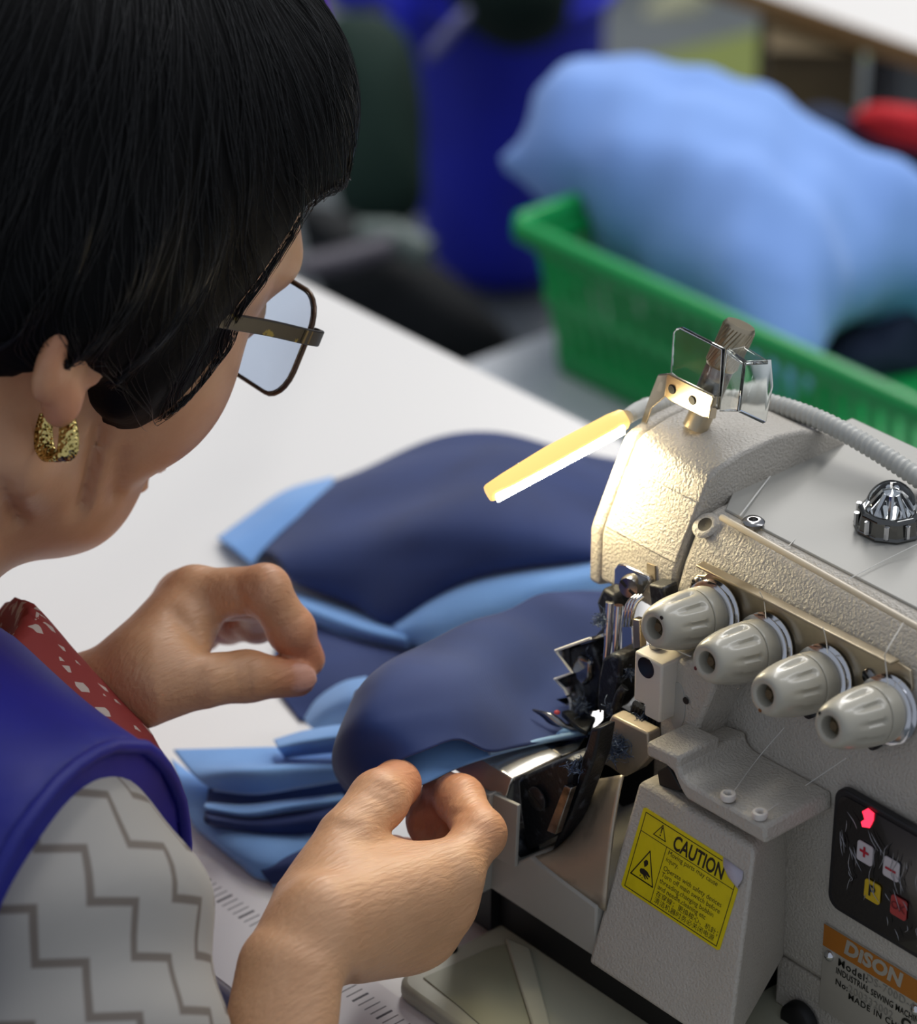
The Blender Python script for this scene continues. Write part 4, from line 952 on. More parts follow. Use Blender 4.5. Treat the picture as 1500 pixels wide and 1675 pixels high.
# left hand: finger and thumb pinched together, seen from the thumb side
Lh = Hand()
Lh.wrist = J(190, 1130, 1096); Lh.fore = ELL; Lh.rw, Lh.rf = 16.5, 29
Lh.wc = J(232, 1085, 1100)
Lh.mcp = [J(318, 974, 1110), J(304, 980, 1127), J(290, 996, 1143), J(280, 1018, 1157)]
Lh.pr0 = [11, 11, 10.5, 10]; Lh.pr1 = [9.8, 9.6, 9.0, 8.4]
Lh.fing = [[Lh.mcp[0], J(434, 964, 1098), J(476, 1030, 1105), J(501, 1078, 1112)],
           [Lh.mcp[1], J(424, 974, 1126), J(420, 1014, 1146), J(384, 1022, 1156)],
           [Lh.mcp[2], J(378, 986, 1156), J(374, 1018, 1168), J(340, 1026, 1164)],
           [Lh.mcp[3], J(348, 1010, 1172), J(332, 1034, 1176), J(306, 1042, 1168)]]
Lh.fr = [8.3, 8.2, 7.8, 6.8]
Lh.thumb = [J(252, 1116, 1086), J(330, 1112, 1088), J(405, 1106, 1096), J(486, 1109, 1106)]; Lh.tr = [14.5, 9.8, 8.4, 6.6]
Lh.web = [(J(300, 1090, 1094), J(318, 1010, 1108), 8, 7), (J(255, 1095, 1094), J(300, 1010, 1112), 13, 10)]
Lh.cut = []
Lh.grv = [(J(395, 1005, 1090), J(402, 975, 1090), 1.5, 1.0), (J(385, 945, 1092), J(392, 990, 1092), 1.3, .5), (J(410, 948, 1092), J(414, 975, 1092), 1.3, .5), (J(386, 1090, 1084), J(392, 1135, 1084), 1.4, .6), (J(402, 1090, 1084), J(408, 1135, 1084), 1.3, .5), (J(285, 1005, 1098), J(345, 1085, 1092), 3.2, 1.6)]
Lh.mid = sum(Lh.mcp)/4
td = Lh.thumb[3]-Lh.thumb[2]; td /= np.linalg.norm(td); un = np.array([.62, -.55, .55]); s2 = np.cross(td, un); s2 /= np.linalg.norm(s2); un = np.cross(s2, td)
fd = Lh.fing[0][3]-Lh.fing[0][2]; fd /= np.linalg.norm(fd); fu = np.array([.1, .5, .55])+.5*np.array([.75, .6, 0]); s3 = np.cross(fd, fu); s3 /= np.linalg.norm(s3); fu = np.cross(s3, fd)
Lh.nails = [(Lh.thumb[3]-td*1.5+un*5.3, (4.8, 6.6, 1.8), np.stack([s2, td, un]))]
# ---- mesh the body (one figure)
def tone(V, pts, rad):
    t = np.zeros(len(V))
    for p in pts: t = np.maximum(t, np.exp(-(np.linalg.norm(V-np.asarray(p), axis=1)/rad)**2))
    return t
PV, PF, PA = [], [], []
def addp(V, F, red, nail, hnd=0.):
    n = sum(len(v) for v in PV); PV.append(V); PF.append(F+n); PA.append(np.stack([red, nail, np.full(len(V), hnd)], 1))
V, F = nets(head_sdf, HM-[135, 150, 200], HM+[135, 150, 140], 2.4)
ql = (V-HM) @ HB.T
red = .35*tone(V, [hl((60, 66, -20)), hl((-60, 66, -20))], 24)+.75*tone(V, [hl((84, -20, 6)), hl((80, -9, -19))], 20)+.5*tone(V, [hl((0, 100, -50))], 16)
addp(V, F, red, np.zeros(len(V)))
for hd in (R, Lh):
    f = hand_sdf(hd); allp = np.array(sum(hd.fing, [])+hd.thumb+[hd.wrist, hd.wrist+(hd.fore-hd.wrist)*.75])
    V, F = nets(f, allp.min(0)-42, allp.max(0)+42, 1.25)
    red = tone(V, [g[3] for g in hd.fing]+[hd.thumb[3]], 15)+.55*tone(V, [g[1] for g in hd.fing]+[g[2] for g in hd.fing], 11)
    nail = np.zeros(len(V))
    for c, r, B in hd.nails:
        e = ell(V.astype(f32), c, np.asarray(r)*1.04, B); nail = np.maximum(nail, np.clip(.5-e*1.5, 0, 1))
    addp(V, F, np.clip(red, 0, 1), nail, 1.)
def rest(P):
    d = trunk_sdf(P); d = smin(d, arm_u(P, SHR, ELR, 40, 31), 12); d = smin(d, arm_u(P, SHL, ELL, 40, 31), 12); return smin(d, legs_sdf(P), 25)
V, F = nets(rest, (-440, -440, -850), (210, 190, 110), 8)
addp(V, F, np.zeros(len(V)), np.zeros(len(V)))
# skin
m = mat('skin', '#c08f70', .46, bump=(700, .12, .3, 'voronoi'), Subsurface_Weight=.12, Subsurface_Radius=(.006, .0022, .0012), Subsurface_Scale=1.0)
N_, L_ = m.node_tree.nodes, m.node_tree.links; bs = N_['Principled BSDF']
at = N_.new('ShaderNodeAttribute'); at.attribute_name = 'tone'; sx = N_.new('ShaderNodeSeparateColor'); L_.new(at.outputs['Color'], sx.inputs[0])
tn = N_.new('ShaderNodeTexNoise'); tn.inputs['Scale'].default_value = 70; tn.inputs['Detail'].default_value = 4; tcn = N_.new('ShaderNodeTexCoord'); L_.new(tcn.outputs['Object'], tn.inputs['Vector'])
def mixc(fac, c1, c2, scale=None):
    mx = N_.new('ShaderNodeMix'); mx.data_type = 'RGBA'
    if scale is not None:
        mu = N_.new('ShaderNodeMath'); mu.operation = 'MULTIPLY'; mu.inputs[1].default_value = scale; L_.new(fac, mu.inputs[0]); fac = mu.outputs[0]
    L_.new(fac, mx.inputs[0])
    for s_, c_ in ((6, c1), (7, c2)):
        if isinstance(c_, tuple): mx.inputs[s_].default_value = rgb(*c_)
        else: L_.new(c_, mx.inputs[s_])
    return mx.outputs[2]
c_ = mixc(tn.outputs['Fac'], hexc('#c9956c'), hexc('#deae86')); c_ = mixc(sx.outputs[0], c_, hexc('#c26a4c'), .62); c_ = mixc(sx.outputs[1], c_, hexc('#e3b4a8'), .85)
L_.new(c_, bs.inputs['Base Color'])
# fine creases running across the hand
w1 = N_.new('ShaderNodeTexNoise'); w1.inputs['Scale'].default_value = 330; w1.inputs['Detail'].default_value = 3; w1.inputs['Distortion'].default_value = .3
mp = N_.new('ShaderNodeMapping'); mp.inputs['Scale'].default_value = (2.6, .4, 1.4); mp.inputs['Rotation'].default_value = (.5, .3, .8)
L_.new(tcn.outputs['Object'], mp.inputs['Vector']); L_.new(mp.outputs[0], w1.inputs['Vector'])
bp2 = N_.new('ShaderNodeBump'); mu2 = N_.new('ShaderNodeMath'); mu2.operation = 'MULTIPLY_ADD'; mu2.inputs[1].default_value = .38; mu2.inputs[2].default_value = .06; L_.new(sx.outputs[2], mu2.inputs[0]); L_.new(mu2.outputs[0], bp2.inputs['Strength']); bp2.inputs['Distance'].default_value = .0012
L_.new(w1.outputs['Fac'], bp2.inputs['Height']); L_.new([n for n in N_ if n.type == 'BUMP'][0].outputs[0], bp2.inputs['Normal']); L_.new(bp2.outputs[0], bs.inputs['Normal'])
M['skin'] = m
PERSON = fastmesh('person', np.concatenate(PV), np.concatenate(PF), m, None, np.concatenate(PA))
tag(PERSON, 'seated woman in blue vest and patterned blouse feeding cloth into the machine', 'person')
# ------------------------------------------------------------------ hair
gF = np.array([-130, -95, -60, -34, -20, -8, 4, 12, 22, 30, 36, 46, 56, 64, 72, 80, 130], float)
gU = np.array([-46, -52, -50, -40, -8, -5, -9, -15, -23, -27, -26, -14, -4, 4, 8, 8, 8], float)
hU_ = np.array([-60, -20, 0, 10, 18, 28, 40, 53, 62, 68, 72, 77, 90], float); hF_ = np.array([40, 46, 53, 55, 54, 49, 51, 55, 59, 68, 82, 120, 200], float)
def hair_sdf(P):
    q = tol(P); 
    d = ell(q, (0, -4, 50), (88, 110, 95))
    d = smin(d, ell(np.concatenate([np.abs(q[:, :1]), q[:, 1:]], 1), (42, 40, 52), (34, 48, 50)), 22)
    d = smin(d, ell(np.concatenate([np.abs(q[:, :1]), q[:, 1:]], 1), (60, -12, 24), (31, 42, 40)), 18)
    d = smin(d, ell(q, (0, -62, -6), (68, 50, 56)), 20); d = smin(d, ell(np.concatenate([np.abs(q[:, :1]), q[:, 1:]], 1), (58, 28, 0), (19, 24, 30)), 14)
    d = smin(d, ell(q, (0, 58, 90), (58, 44, 38)), 28)
    g = np.interp(q[:, 1], gF, gU).astype(f32)
    # bangs hang slightly lower towards the middle of the forehead
    d = smax(d, (g-q[:, 2])*.8, 6); d = smax(d, (q[:, 1]-np.interp(q[:, 2], hU_, hF_).astype(f32))*.8, 6)
    # broad locks
    a = np.arctan2(q[:, 0], q[:, 1]+20)
    d = d+.9*np.sin(a*23+q[:, 2]*.05)*np.clip((110-q[:, 2])/90, 0, 1)
    return d
M['hair'] = mat('black_hair', '#050506', .6, bump=(420, .35, .6, 'noise'), Specular_IOR_Level=.12)
V, F = nets(hair_sdf, HM-[150, 160, 120], HM+[150, 165, 180], 2.6)
HAIR = fastmesh('hair', V, F, M['hair'], PERSON, label='short straight black hair')
rng = np.random.default_rng(21)
NS, NP_ = 5200, 13
sel = rng.choice(len(V), NS, replace=False); P = V[sel].astype(f32)
L = tol(P); P = P[L[:, 2] > 0][:NS]
def grad(P, e=.8):
    g = np.zeros_like(P)
    for i in range(3):
        o = np.zeros(3, f32); o[i] = e; g[:, i] = hair_sdf(P+o)-hair_sdf(P-o)
    return g/(np.linalg.norm(g, axis=1, keepdims=True)+1e-9)
HBf = HB.astype(f32); st_ = rng.uniform(2.5, 5.0, (len(P), 1)).astype(f32); lift = rng.uniform(.2, 1.6, (len(P), 1)).astype(f32); jit = rng.normal(0, .16, (len(P), 3)).astype(f32)
path = []
for k_ in range(NP_):
    g = grad(P); P = P-g*(hair_sdf(P)[:, None]-lift*(1+.5*k_/NP_)); path.append(P.copy())
    q = tol(P); away = np.stack([q[:, 0]*.9, (q[:, 1]+28)*1.0, np.full(len(q), -62.)], 1).astype(f32)
    dr = away @ HBf; dr = dr-g*(dr*g).sum(1, keepdims=True); dr = dr/(np.linalg.norm(dr, axis=1, keepdims=True)+1e-6)+jit; P = P+dr*st_
path = np.stack(path, 1)
ok = np.ones(len(path), bool); nv = path.shape[1]
T = np.gradient(path, axis=1); T /= np.linalg.norm(T, axis=2, keepdims=True)+1e-9
n1 = np.cross(T, np.array([.3, .5, .8])); n1 /= np.linalg.norm(n1, axis=2, keepdims=True)+1e-9; n2 = np.cross(T, n1)
qa = ((path-HM) @ HB.T); mg = np.minimum(qa[..., 2]-np.interp(qa[..., 1], gF, gU), np.interp(qa[..., 2], hU_, hF_)-qa[..., 1])
wr = ((.17*np.sin(np.linspace(.25, math.pi*.97, nv)))[None]*np.clip((mg+7)/6, 0, 1))[..., None]
ring3 = [path+wr*(math.cos(t)*n1+math.sin(t)*n2) for t in (0, 2.094, 4.189)]
SV = np.stack(ring3, 2).reshape(-1, 3); ns = len(path)
b = (np.arange(ns)[:, None]*nv+np.arange(nv-1)[None])*3
SF = np.concatenate([np.stack([b+i, b+(i+1) % 3, b+3+(i+1) % 3, b+3+i], -1).reshape(-1, 4) for i in range(3)])
M['strand'] = mat('hair_strand', '#09090b', .36, Specular_IOR_Level=.6)
o = fastmesh('hair_strands', SV, SF, M['strand'], PERSON); o['kind'] = 'stuff'
# ------------------------------------------------------------------ clothes
def wob(P, amp, sc, seed):
    r = np.random.default_rng(seed); out = 0
    for _ in range(5):
        k = r.normal(0, sc, 3).astype(f32); out = out+np.sin(P @ k+r.uniform(0, 6))
    return amp*out/2.2
AH = [A(0, 1500, x=18), A(296, 1288, x=-16), np.array([-6, -205, -95.])]
an = np.cross(AH[1]-AH[0], AH[2]-AH[0]); an /= np.linalg.norm(an); an = an if an[0] > 0 else -an
an32 = an.astype(f32)
def shirt_sdf(P):
    d = smin(trunk_sdf(P)-5, cone(P, (-150, -196, 46), (-100, -163, -10), 50, 46), 20)+wob(P, .8, .05, 4)
    d = smax(d, -(cone(P, NB+[0, 12, -4], NB+[10, 60, 130], 72, 80)), 4); return smax(d, (P @ an32-AH[0] @ an)+6, 3)
V, F = nets(shirt_sdf, (-420, -400, -470), (60, -100, 120), 5)
m = mat('red_printed_cloth', '#8e2f2a', .75); N_, L_ = m.node_tree.nodes, m.node_tree.links
tc = N_.new('ShaderNodeTexCoord'); vo = N_.new('ShaderNodeTexVoronoi'); vo.inputs['Scale'].default_value = 110; vo.inputs['Randomness'].default_value = .8; vo.distance = 'MANHATTAN'; mp = N_.new('ShaderNodeMapping'); mp.inputs['Scale'].default_value = (1.6, 1, .7); mp.inputs['Rotation'].default_value = (.4, .2, .5)
L_.new(tc.outputs['Object'], mp.inputs[0]); L_.new(mp.outputs[0], vo.inputs['Vector']); rp = N_.new('ShaderNodeValToRGB'); rp.color_ramp.interpolation = 'CONSTANT'
rp.color_ramp.elements[0].color = rgb(*hexc('#c3b3a8')); rp.color_ramp.elements[1].color = rgb(*hexc('#8f2f2b')); rp.color_ramp.elements[1].position = .46
L_.new(vo.outputs['Distance'], rp.inputs[0]); L_.new(rp.outputs[0], N_['Principled BSDF'].inputs['Base Color'])
fastmesh('printed_shirt', V, F, m, PERSON, label='red printed shirt at the neck')
def vest_sdf(P):
    d = smin(trunk_sdf(P), cone(P, NB+[30, 2, 0], SHR+[-6, 6, 16], 56, 47), 20)-10+wob(P, 1.6, .035, 9)
    d = smax(d, -(cone(P, NB+[-20, 40, -30], NB+[-4, 70, 150], 76, 96)), 5)
    return smax(d, (P @ an32-AH[0] @ an), 2)
V, F = nets(vest_sdf, (-420, -400, -480), (90, -100, 140), 4)
M['vest'] = mat('royal_blue_satin', '#0a1284', .55, bump=(2400, .12, .2, 'noise'), var=(14, '#080f6c', .4, .7))
VEST = fastmesh('vest', V, F, M['vest'], PERSON, label='royal blue sleeveless vest')
# bound armhole edge
pd = V @ an-AH[0] @ an; e = V[np.abs(pd) < 2.6]; e = e[np.linalg.norm(e-(SHR+[-10, 0, -20]), axis=1) < 110]
c0 = e.mean(0); b1 = np.cross(an, [0, 0, 1.]); b1 /= np.linalg.norm(b1); b2 = np.cross(an, b1); th = np.arctan2((e-c0) @ b2, (e-c0) @ b1); rr_ = np.hypot((e-c0) @ b2, (e-c0) @ b1)
lp = []
for t in np.linspace(-math.pi, math.pi, 41)[:-1]:
    w_ = np.abs((th-t+math.pi) % (2*math.pi)-math.pi) < .16
    if w_.any(): r_ = np.percentile(rr_[w_], 92); lp.append(c0+r_*(math.cos(t)*b1+math.sin(t)*b2)+an*.5)
k = MB(); k.tube(lp, 2.3, 8, closed=True); k.build('armhole_binding', M['vest'], PERSON)
AXr = (ELR-SHR)/np.linalg.norm(ELR-SHR)
def sleeve(P, sh, el, sgn=1):
    ax_ = ((el-sh)/np.linalg.norm(el-sh)).astype(f32); t = (P-sh.astype(f32)) @ ax_
    d = cone(P, sh+np.array([-14*sgn, 4, 12]), el, 52, 50)
    d = d+wob(P, 2.2, .045, 12)+1.8*np.sin(t*.12+P[:, 0]*.05)
    L = np.linalg.norm(el-sh); d = smax(d, t-L*.90, 3)
    return d
def zig(m):
    N_, L_ = m.node_tree.nodes, m.node_tree.links
    at = N_.new('ShaderNodeAttribute'); at.attribute_name = 'tone'; sp_ = N_.new('ShaderNodeSeparateColor'); L_.new(at.outputs['Color'], sp_.inputs[0])
    def ma(op, a, b=None, c=None):
        n = N_.new('ShaderNodeMath'); n.operation = op
        for i, x in enumerate((a, b, c)):
            if x is None: continue
            if isinstance(x, (int, float)): n.inputs[i].default_value = x
            else: L_.new(x, n.inputs[i])
        return n.outputs[0]
    s_ = sp_.outputs[0]; t_ = sp_.outputs[1]          # metres along and across the diagonal
    w = ma('PINGPONG', s_, .0112); q = ma('ADD', t_, w); q = ma('DIVIDE', q, .0245); q = ma('FRACT', q); q = ma('ABSOLUTE', ma('SUBTRACT', q, .5)); f = ma('SMOOTH_MIN', ma('MULTIPLY', ma('SUBTRACT', .095, q), 26.), 1.0, .1); f = ma('MAXIMUM', f, 0.)
    mx = N_.new('ShaderNodeMix'); mx.data_type = 'RGBA'; mx.inputs[6].default_value = rgb(*hexc('#a09c96')); mx.inputs[7].default_value = rgb(*hexc('#6f665e')); L_.new(f, mx.inputs[0]); L_.new(mx.outputs[2], N_['Principled BSDF'].inputs['Base Color'])
    return m
M['blouse'] = zig(mat('zigzag_blouse_cloth', '#c6c3bf', .8, bump=(900, .12, .2, 'noise')))
for sh, el, sg in ((SHR, ELR, 1), (SHL, ELL, -1)):
    lo = np.minimum(sh, el)-75; hi = np.maximum(sh, el)+75
    V, F = nets(lambda P: sleeve(P, sh, el, sg), lo, hi, 3.5)
    ax_ = (el-sh)/np.linalg.norm(el-sh); e1 = np.cross(ax_, RC[2]); e1 /= np.linalg.norm(e1); e2 = np.cross(ax_, e1)
    v_ = (V-sh) @ ax_; w1, w2 = (V-sh) @ e1, (V-sh) @ e2; u_ = np.arctan2(w1, w2)*52.
    th = math.radians(52); s1 = u_*math.cos(th)+v_*math.sin(th); t1 = -u_*math.sin(th)+v_*math.cos(th)
    fastmesh('blouse_sleeve', V, F, M['blouse'], PERSON, attr=np.stack([(s1+900)/1000., (t1+900)/1000., 0*s1], 1), label='pale grey blouse sleeve with zigzag lines')
def trous(P): return smax(smin(legs_sdf(P)-8, ell(P, (-163, -300, -345), (172, 126, 110)), 40), P[:, 2]+265, 4)
V, F = nets(trous, (-460, -460, -860), (140, 200, -220), 9)
fastmesh('trousers', V, F, mat('dark_trousers', '#20222c', .85), PERSON)
# stool she sits on
stl = thing('stool', (-163, -320, -840), 'round dark stool under the seated woman', 'stool')
k = MB(); k.lathe([(5, -500), (170, -500), (180, -492), (180, -475), (168, -466), (5, -464)], (-163, -320, 0), (0, 0, 1), 36); k.build('seat', M['black'], stl)
for i in range(4):
    t = i*1.571+.785; MB().tube([(-163+120*math.cos(t), -320+120*math.sin(t), -500), (-163+170*math.cos(t), -320+170*math.sin(t), -840)], 13, 10).build('leg', M['leg'], stl)
# ------------------------------------------------------------------ glasses and earring
GL = thing('glasses', hl((0, 99, 10)), 'half-rim tortoise glasses worn by the woman', 'glasses')
M['tort'] = mat('tortoise_plastic', '#1a110b', .45, var=(200, '#8a7418', .62, .66)); M['rim'] = mat('bronze_rim', '#5a4638', .3, .5)
M['lens'] = mat('lens_glass', '#d0def2', .02, Transmission_Weight=1., IOR=1.5)  # bluish tint paints in the blue cloth reflected by the lens
for s in (1, -1):
    pts = rrect(39*s, 15, 52, 38, 12, 6)
    def lp3(x, z, df=0): xx = abs(x); return hl((x, 99.5-.0042*(xx-30)**2*(1 if xx > 30 else .3)-.03*abs(z-12)+df, z))
    outer = [lp3(x, z) for x, z in pts]; n = len(outer); c = lp3(39*s, 15, 1.6)
    V = []; 
    for side in (0, -1.6):
        for f in (1, .66, .33):
            V += [lp3(39*s+(x-39*s)*f, 15+(z-15)*f, side+1.6*(1-f*f)) for x, z in pts]
        V.append(lp3(39*s, 15, side+1.6))
    F = []; h_ = 3*n+1
    for b_, fl in ((0, 0), (h_, 1)):
        for r_ in range(2):
            for i in range(n):
                q = (b_+r_*n+i, b_+r_*n+(i+1) % n, b_+(r_+1)*n+(i+1) % n, b_+(r_+1)*n+i); F.append(q[::-1] if fl else q)
        for i in range(n):
            q = (b_+2*n+i, b_+2*n+(i+1) % n, b_+3*n); F.append(q[::-1] if fl else q)
    for i in range(n): F.append((i, h_+i, h_+(i+1) % n, (i+1) % n))
    lo_ = mesh('lens', V, F, M['lens'], GL); bm_ = bmesh.new(); bm_.from_mesh(lo_.data); bmesh.ops.recalc_face_normals(bm_, faces=bm_.faces); bm_.to_mesh(lo_.data); bm_.free()
    k = MB(); k.tube(outer, .8, 8, closed=True); k.build('rim', M['rim'], GL)
    hx = lp3(66*s, 22)
    T_ = [hl((66*s, 95, 22)), hl((71*s, 93, 22.5)), hl((74*s, 86, 22.5)), hl((76*s, 60, 22)), hl((82*s, 20, 20)), hl((82*s, -6, 16)), hl((77*s, -20, 6)), hl((74*s, -26, -4))]
    P_ = catmull(T_, 36); k = MB(); G = []
    side = np.array([1., 0, 0])
    V = []; F = []
    for i, p in enumerate(P_):
        t = P_[min(i+1, 35)]-P_[max(i-1, 0)]; t /= np.linalg.norm(t); up = hU-t*(hU @ t); up /= np.linalg.norm(up); w = np.cross(t, up); hh = 2.7 if i < 26 else 2.2
        V += [p+up*hh+w*.9, p+up*hh-w*.9, p-up*hh-w*.9, p-up*hh+w*.9]
    for i in range(35):
        for j in range(4): F.append((i*4+j, i*4+(j+1) % 4, i*4+4+(j+1) % 4, i*4+4+j))
    F += [(3, 2, 1, 0), (140, 141, 142, 143)]
    tm = mesh('temple', V, F, M['tort'], GL, bevel=.4)
    k = MB()
    for i in range(4):
        p = hl(((71.5+.9*i)*s, 91-3.0*i, 22.5)); k.tube([p-hU*2.3+np.array([1.0*s, 0, 0]), p+hU*2.3+np.array([1.0*s, 0, 0])], .85, 6)
    k.build('hinge_ornament', mat('aged_bronze_trim', '#6b5c40', .4, .6), tm)
k = MB(); k.tube(catmull([hl((13, 99, 18)), hl((0, 103, 22)), hl((-13, 99, 18))], 10), 1.3, 8); k.build('bridge', M['rim'], GL)
for s in (1, -1):
    k = MB(); k.tube([hl((13*s, 98, 6)), hl((11*s, 95, 2))], 1.6, 8); k.build('nose_pad', M['clear'], GL)
# filigree drop earring: a flared strip bent into a hoop
M['gold'] = mat('gold_filigree', '#c9a94a', .25, 1., bump=(900, .8, .8, 'voronoi'))
N_, L_ = M['gold'].node_tree.nodes, M['gold'].node_tree.links
vo = N_.new('ShaderNodeTexVoronoi'); vo.inputs['Scale'].default_value = 850; tc = N_.new('ShaderNodeTexCoord'); L_.new(tc.outputs['Object'], vo.inputs['Vector']); rp = N_.new('ShaderNodeValToRGB'); rp.color_ramp.elements[0].color = rgb(*hexc('#7d672c')); rp.color_ramp.elements[0].position = .28; rp.color_ramp.elements[1].color = rgb(*hexc('#f0d98a')); rp.color_ramp.elements[1].position = .45
L_.new(vo.outputs['Distance'], rp.inputs[0]); L_.new(rp.outputs[0], N_['Principled BSDF'].inputs['Base Color'])
dE = 996.
pth = [(J(109, 672, dE), 2.2), (J(112, 700, dE-1), 3.0), (J(112, 728, dE-1), 3.5), (J(106, 746, dE), 3.7), (J(92, 754, dE+3), 3.7), (J(78, 744, dE+8), 3.6), (J(72, 725, dE+10), 3.3), (J(72, 700, dE+10), 2.8), (J(75, 676, dE+9), 2.1)]
ER = thing('earring', J(92, 754, dE), 'gold filigree drop earring in the right ear', 'earring')
Pp = catmull([p for p, _ in pth], 30); Ww = catmull(np.array([[w] for _, w in pth]), 30)[:, 0]
wd = np.array([.80, .58, .1]); wd /= np.linalg.norm(wd); wd2 = np.array([.35, .93, 0.05])
k = MB(); k.grid(np.array([[p-wd*w, p+wd*w] for p, w in zip(Pp, Ww)])); k.build('hoop', M['gold'], ER, solid=.8)
k = MB(); k.tube(catmull([J(108, 674, dE), J(104, 658, dE+1), J(94, 656, dE+6), J(80, 672, dE+9)], 10), .5, 6); k.build('ear_wire', mat('gold_wire', '#d0b050', .2, 1.), ER)
# ------------------------------------------------------------------ cloth on and around the machine
M['navy'] = mat('navy_twill', '#22376e', .82, bump=(1500, .10, .2, 'wave'), var=(24, '#1d2f60', .4, .7), Sheen_Weight=.12)
M['blue'] = mat('sky_blue_twill', '#7fb0ea', .82, bump=(1500, .22, .25, 'wave'), var=(24, '#72a3e0', .4, .7), Sheen_Weight=.25)
M['edge'] = mat('pale_overlocked_edge', '#8fb3dd', .9)
def sheet(nm, rows, m, nu=44, nv=44, wr=0., seed=0, par=None, th=.9, zig=None):
    C = np.array([[A(u, v, z=z) for u, v, z in r] for r in rows]); G = surf(C, nu, nv)
    if wr:
        r = np.random.default_rng(seed)
        for _ in range(5):
            k = r.normal(0, .045, 2); ph = r.uniform(0, 6.28)
            G[..., 2] += wr*np.sin(G[..., 0]*k[0]+G[..., 1]*k[1]+ph)/2
    k = MB(); k.grid(G); return k.build(nm, m, par, solid=th, off=0)
FP = thing('garment_panel', (-60, -20, 0), 'navy garment panel with light blue underside being fed under the presser foot', 'cloth')
rows = [[(990, 968, 4), (985, 1040, 3), (975, 1110, 2.5), (962, 1196, 2)],
        [(935, 960, 7), (935, 1030, 7), (930, 1110, 4.5), (915, 1206, 2.6)],
        [(880, 972, 14), (865, 1052, 16), (855, 1140, 10), (845, 1222, 4.5)],
        [(800, 1006, 22), (775, 1075, 27), (765, 1150, 22), (800, 1226, 9)],
        [(720, 1040, 25), (690, 1098, 32), (685, 1160, 27), (748, 1206, 17)],
        [(650, 1072, 24), (622, 1118, 31), (610, 1180, 26), (690, 1230, 17)],
        [(604, 1102, 14), (584, 1146, 20), (570, 1205, 17), (645, 1252, 13)],
        [(584, 1130, -6), (566, 1176, 2), (550, 1235, 2), (600, 1275, 6)],
        [(580, 1160, -26), (560, 1205, -22), (546, 1255, -16), (575, 1288, -8)],
        [(590, 1200, -42), (572, 1240, -42), (562, 1275, -36), (580, 1295, -24)]]
sheet('outer_cloth', rows, M['navy'], 70, 56, 1.7, 3, FP)
rows = [[(958, 1184, 1.2), (963, 1198, 1.2)], [(905, 1195, 1.2), (905, 1211, 1.2)], [(850, 1206, 1.6), (845, 1226, 1.4)], [(800, 1212, 3), (795, 1240, 2.4)], [(757, 1196, 7), (748, 1257, 3)], [(715, 1208, 8), (704, 1278, 3.5)], [(680, 1225, 8), (676, 1288, 4)], [(655, 1240, 7), (655, 1286, 4)]]
sheet('hem_strip', [[(a[0], a[1], a[2]), ((a[0]+b[0])/2, (a[1]+b[1])/2, (a[2]+b[2])/2+.6), b] for a, b in rows], M['blue'], 60, 10, 0, 0, FP)
# bound seam running into the knife
k = MB(); k.tube(catmull([A(963, 1196, z=2.4), A(905, 1208, z=2.6), A(850, 1220, z=3.4), A(800, 1231, z=5)], 30), 1.1, 8); k.build('bound_seam', mat('pale_seam', '#86a9cf', .85), FP)
# inner fold of the panel (shadowed loop at its left end)
rows = [[(660, 1252, 9), (635, 1266, 7), (600, 1284, 2)], [(655, 1245, 1), (625, 1256, -3), (590, 1270, -8)], [(650, 1240, -10), (620, 1248, -16), (585, 1260, -20)]]
sheet('inner_fold', rows, M['navy'], 24, 24, 0, 0, FP)
def panel(label, rows, m, wr=.6, seed=1, nm='cut_panel', grp=None, edge=None, **k):
    o = sheet(nm, rows, m, wr=wr, seed=seed, **k)
    if edge is not None:
        nv_ = k.get('nv', 44); co = np.array([v.co for v in o.data.vertices])*1000; co[:, 2] -= ZP*1000
        e_ = co.reshape(-1, nv_, 3)[edge]; kk = MB(); kk.tube(e_, .75, 6); kk.build('stitched_edge', M['edge'], o)
    return tag(o, label, 'cloth', grp)
panel('large navy cut panel heaped on the table behind the machine', [
    [(424, 905, -73), (500, 815, -72), (640, 740, -66), (800, 712, -52), (930, 728, -54), (1060, 760, -62)],
    [(440, 912, -66), (545, 838, -56), (680, 786, -40), (815, 772, -28), (940, 790, -34), (1060, 815, -46)],
    [(455, 925, -62), (580, 882, -47), (700, 858, -30), (822, 848, -20), (940, 858, -28), (1060, 872, -40)],
    [(470, 945, -63), (585, 935, -52), (690, 925, -40), (805, 912, -30), (930, 908, -32), (1060, 912, -40)],
    [(480, 958, -68), (575, 985, -64), (645, 1018, -62), (770, 962, -50), (900, 932, -44), (1060, 926, -46)],
    [(490, 966, -73), (580, 1000, -73), (650, 1030, -72), (770, 985, -64), (900, 950, -58), (1060, 940, -58)]], M['navy'], 2.6, 5, nu=60, nv=70)
panel('light blue cloth edge poking out at the left end of the navy heap', [
    [(356, 880, -72), (410, 842, -72), (470, 802, -71), (545, 780, -70)],
    [(378, 896, -69), (425, 862, -67), (480, 822, -64), (545, 800, -62)],
    [(412, 925, -72), (440, 890, -68), (490, 845, -64), (545, 830, -62)]], M['blue'], .4, 2)
panel('light blue strip folded along the front of the navy heap', [
    [(640, 1012, -70), (700, 975, -60), (790, 945, -50), (900, 915, -44), (1030, 890, -46)],
    [(645, 1030, -62), (710, 998, -52), (800, 965, -42), (905, 940, -36), (1030, 915, -38)],
    [(655, 1050, -66), (720, 1035, -56), (810, 1005, -46), (910, 970, -40), (1030, 945, -42)],
    [(660, 1062, -73), (730, 1060, -66), (820, 1030, -56), (915, 990, -50), (1030, 965, -50)]], M['blue'], 1.6, 6)
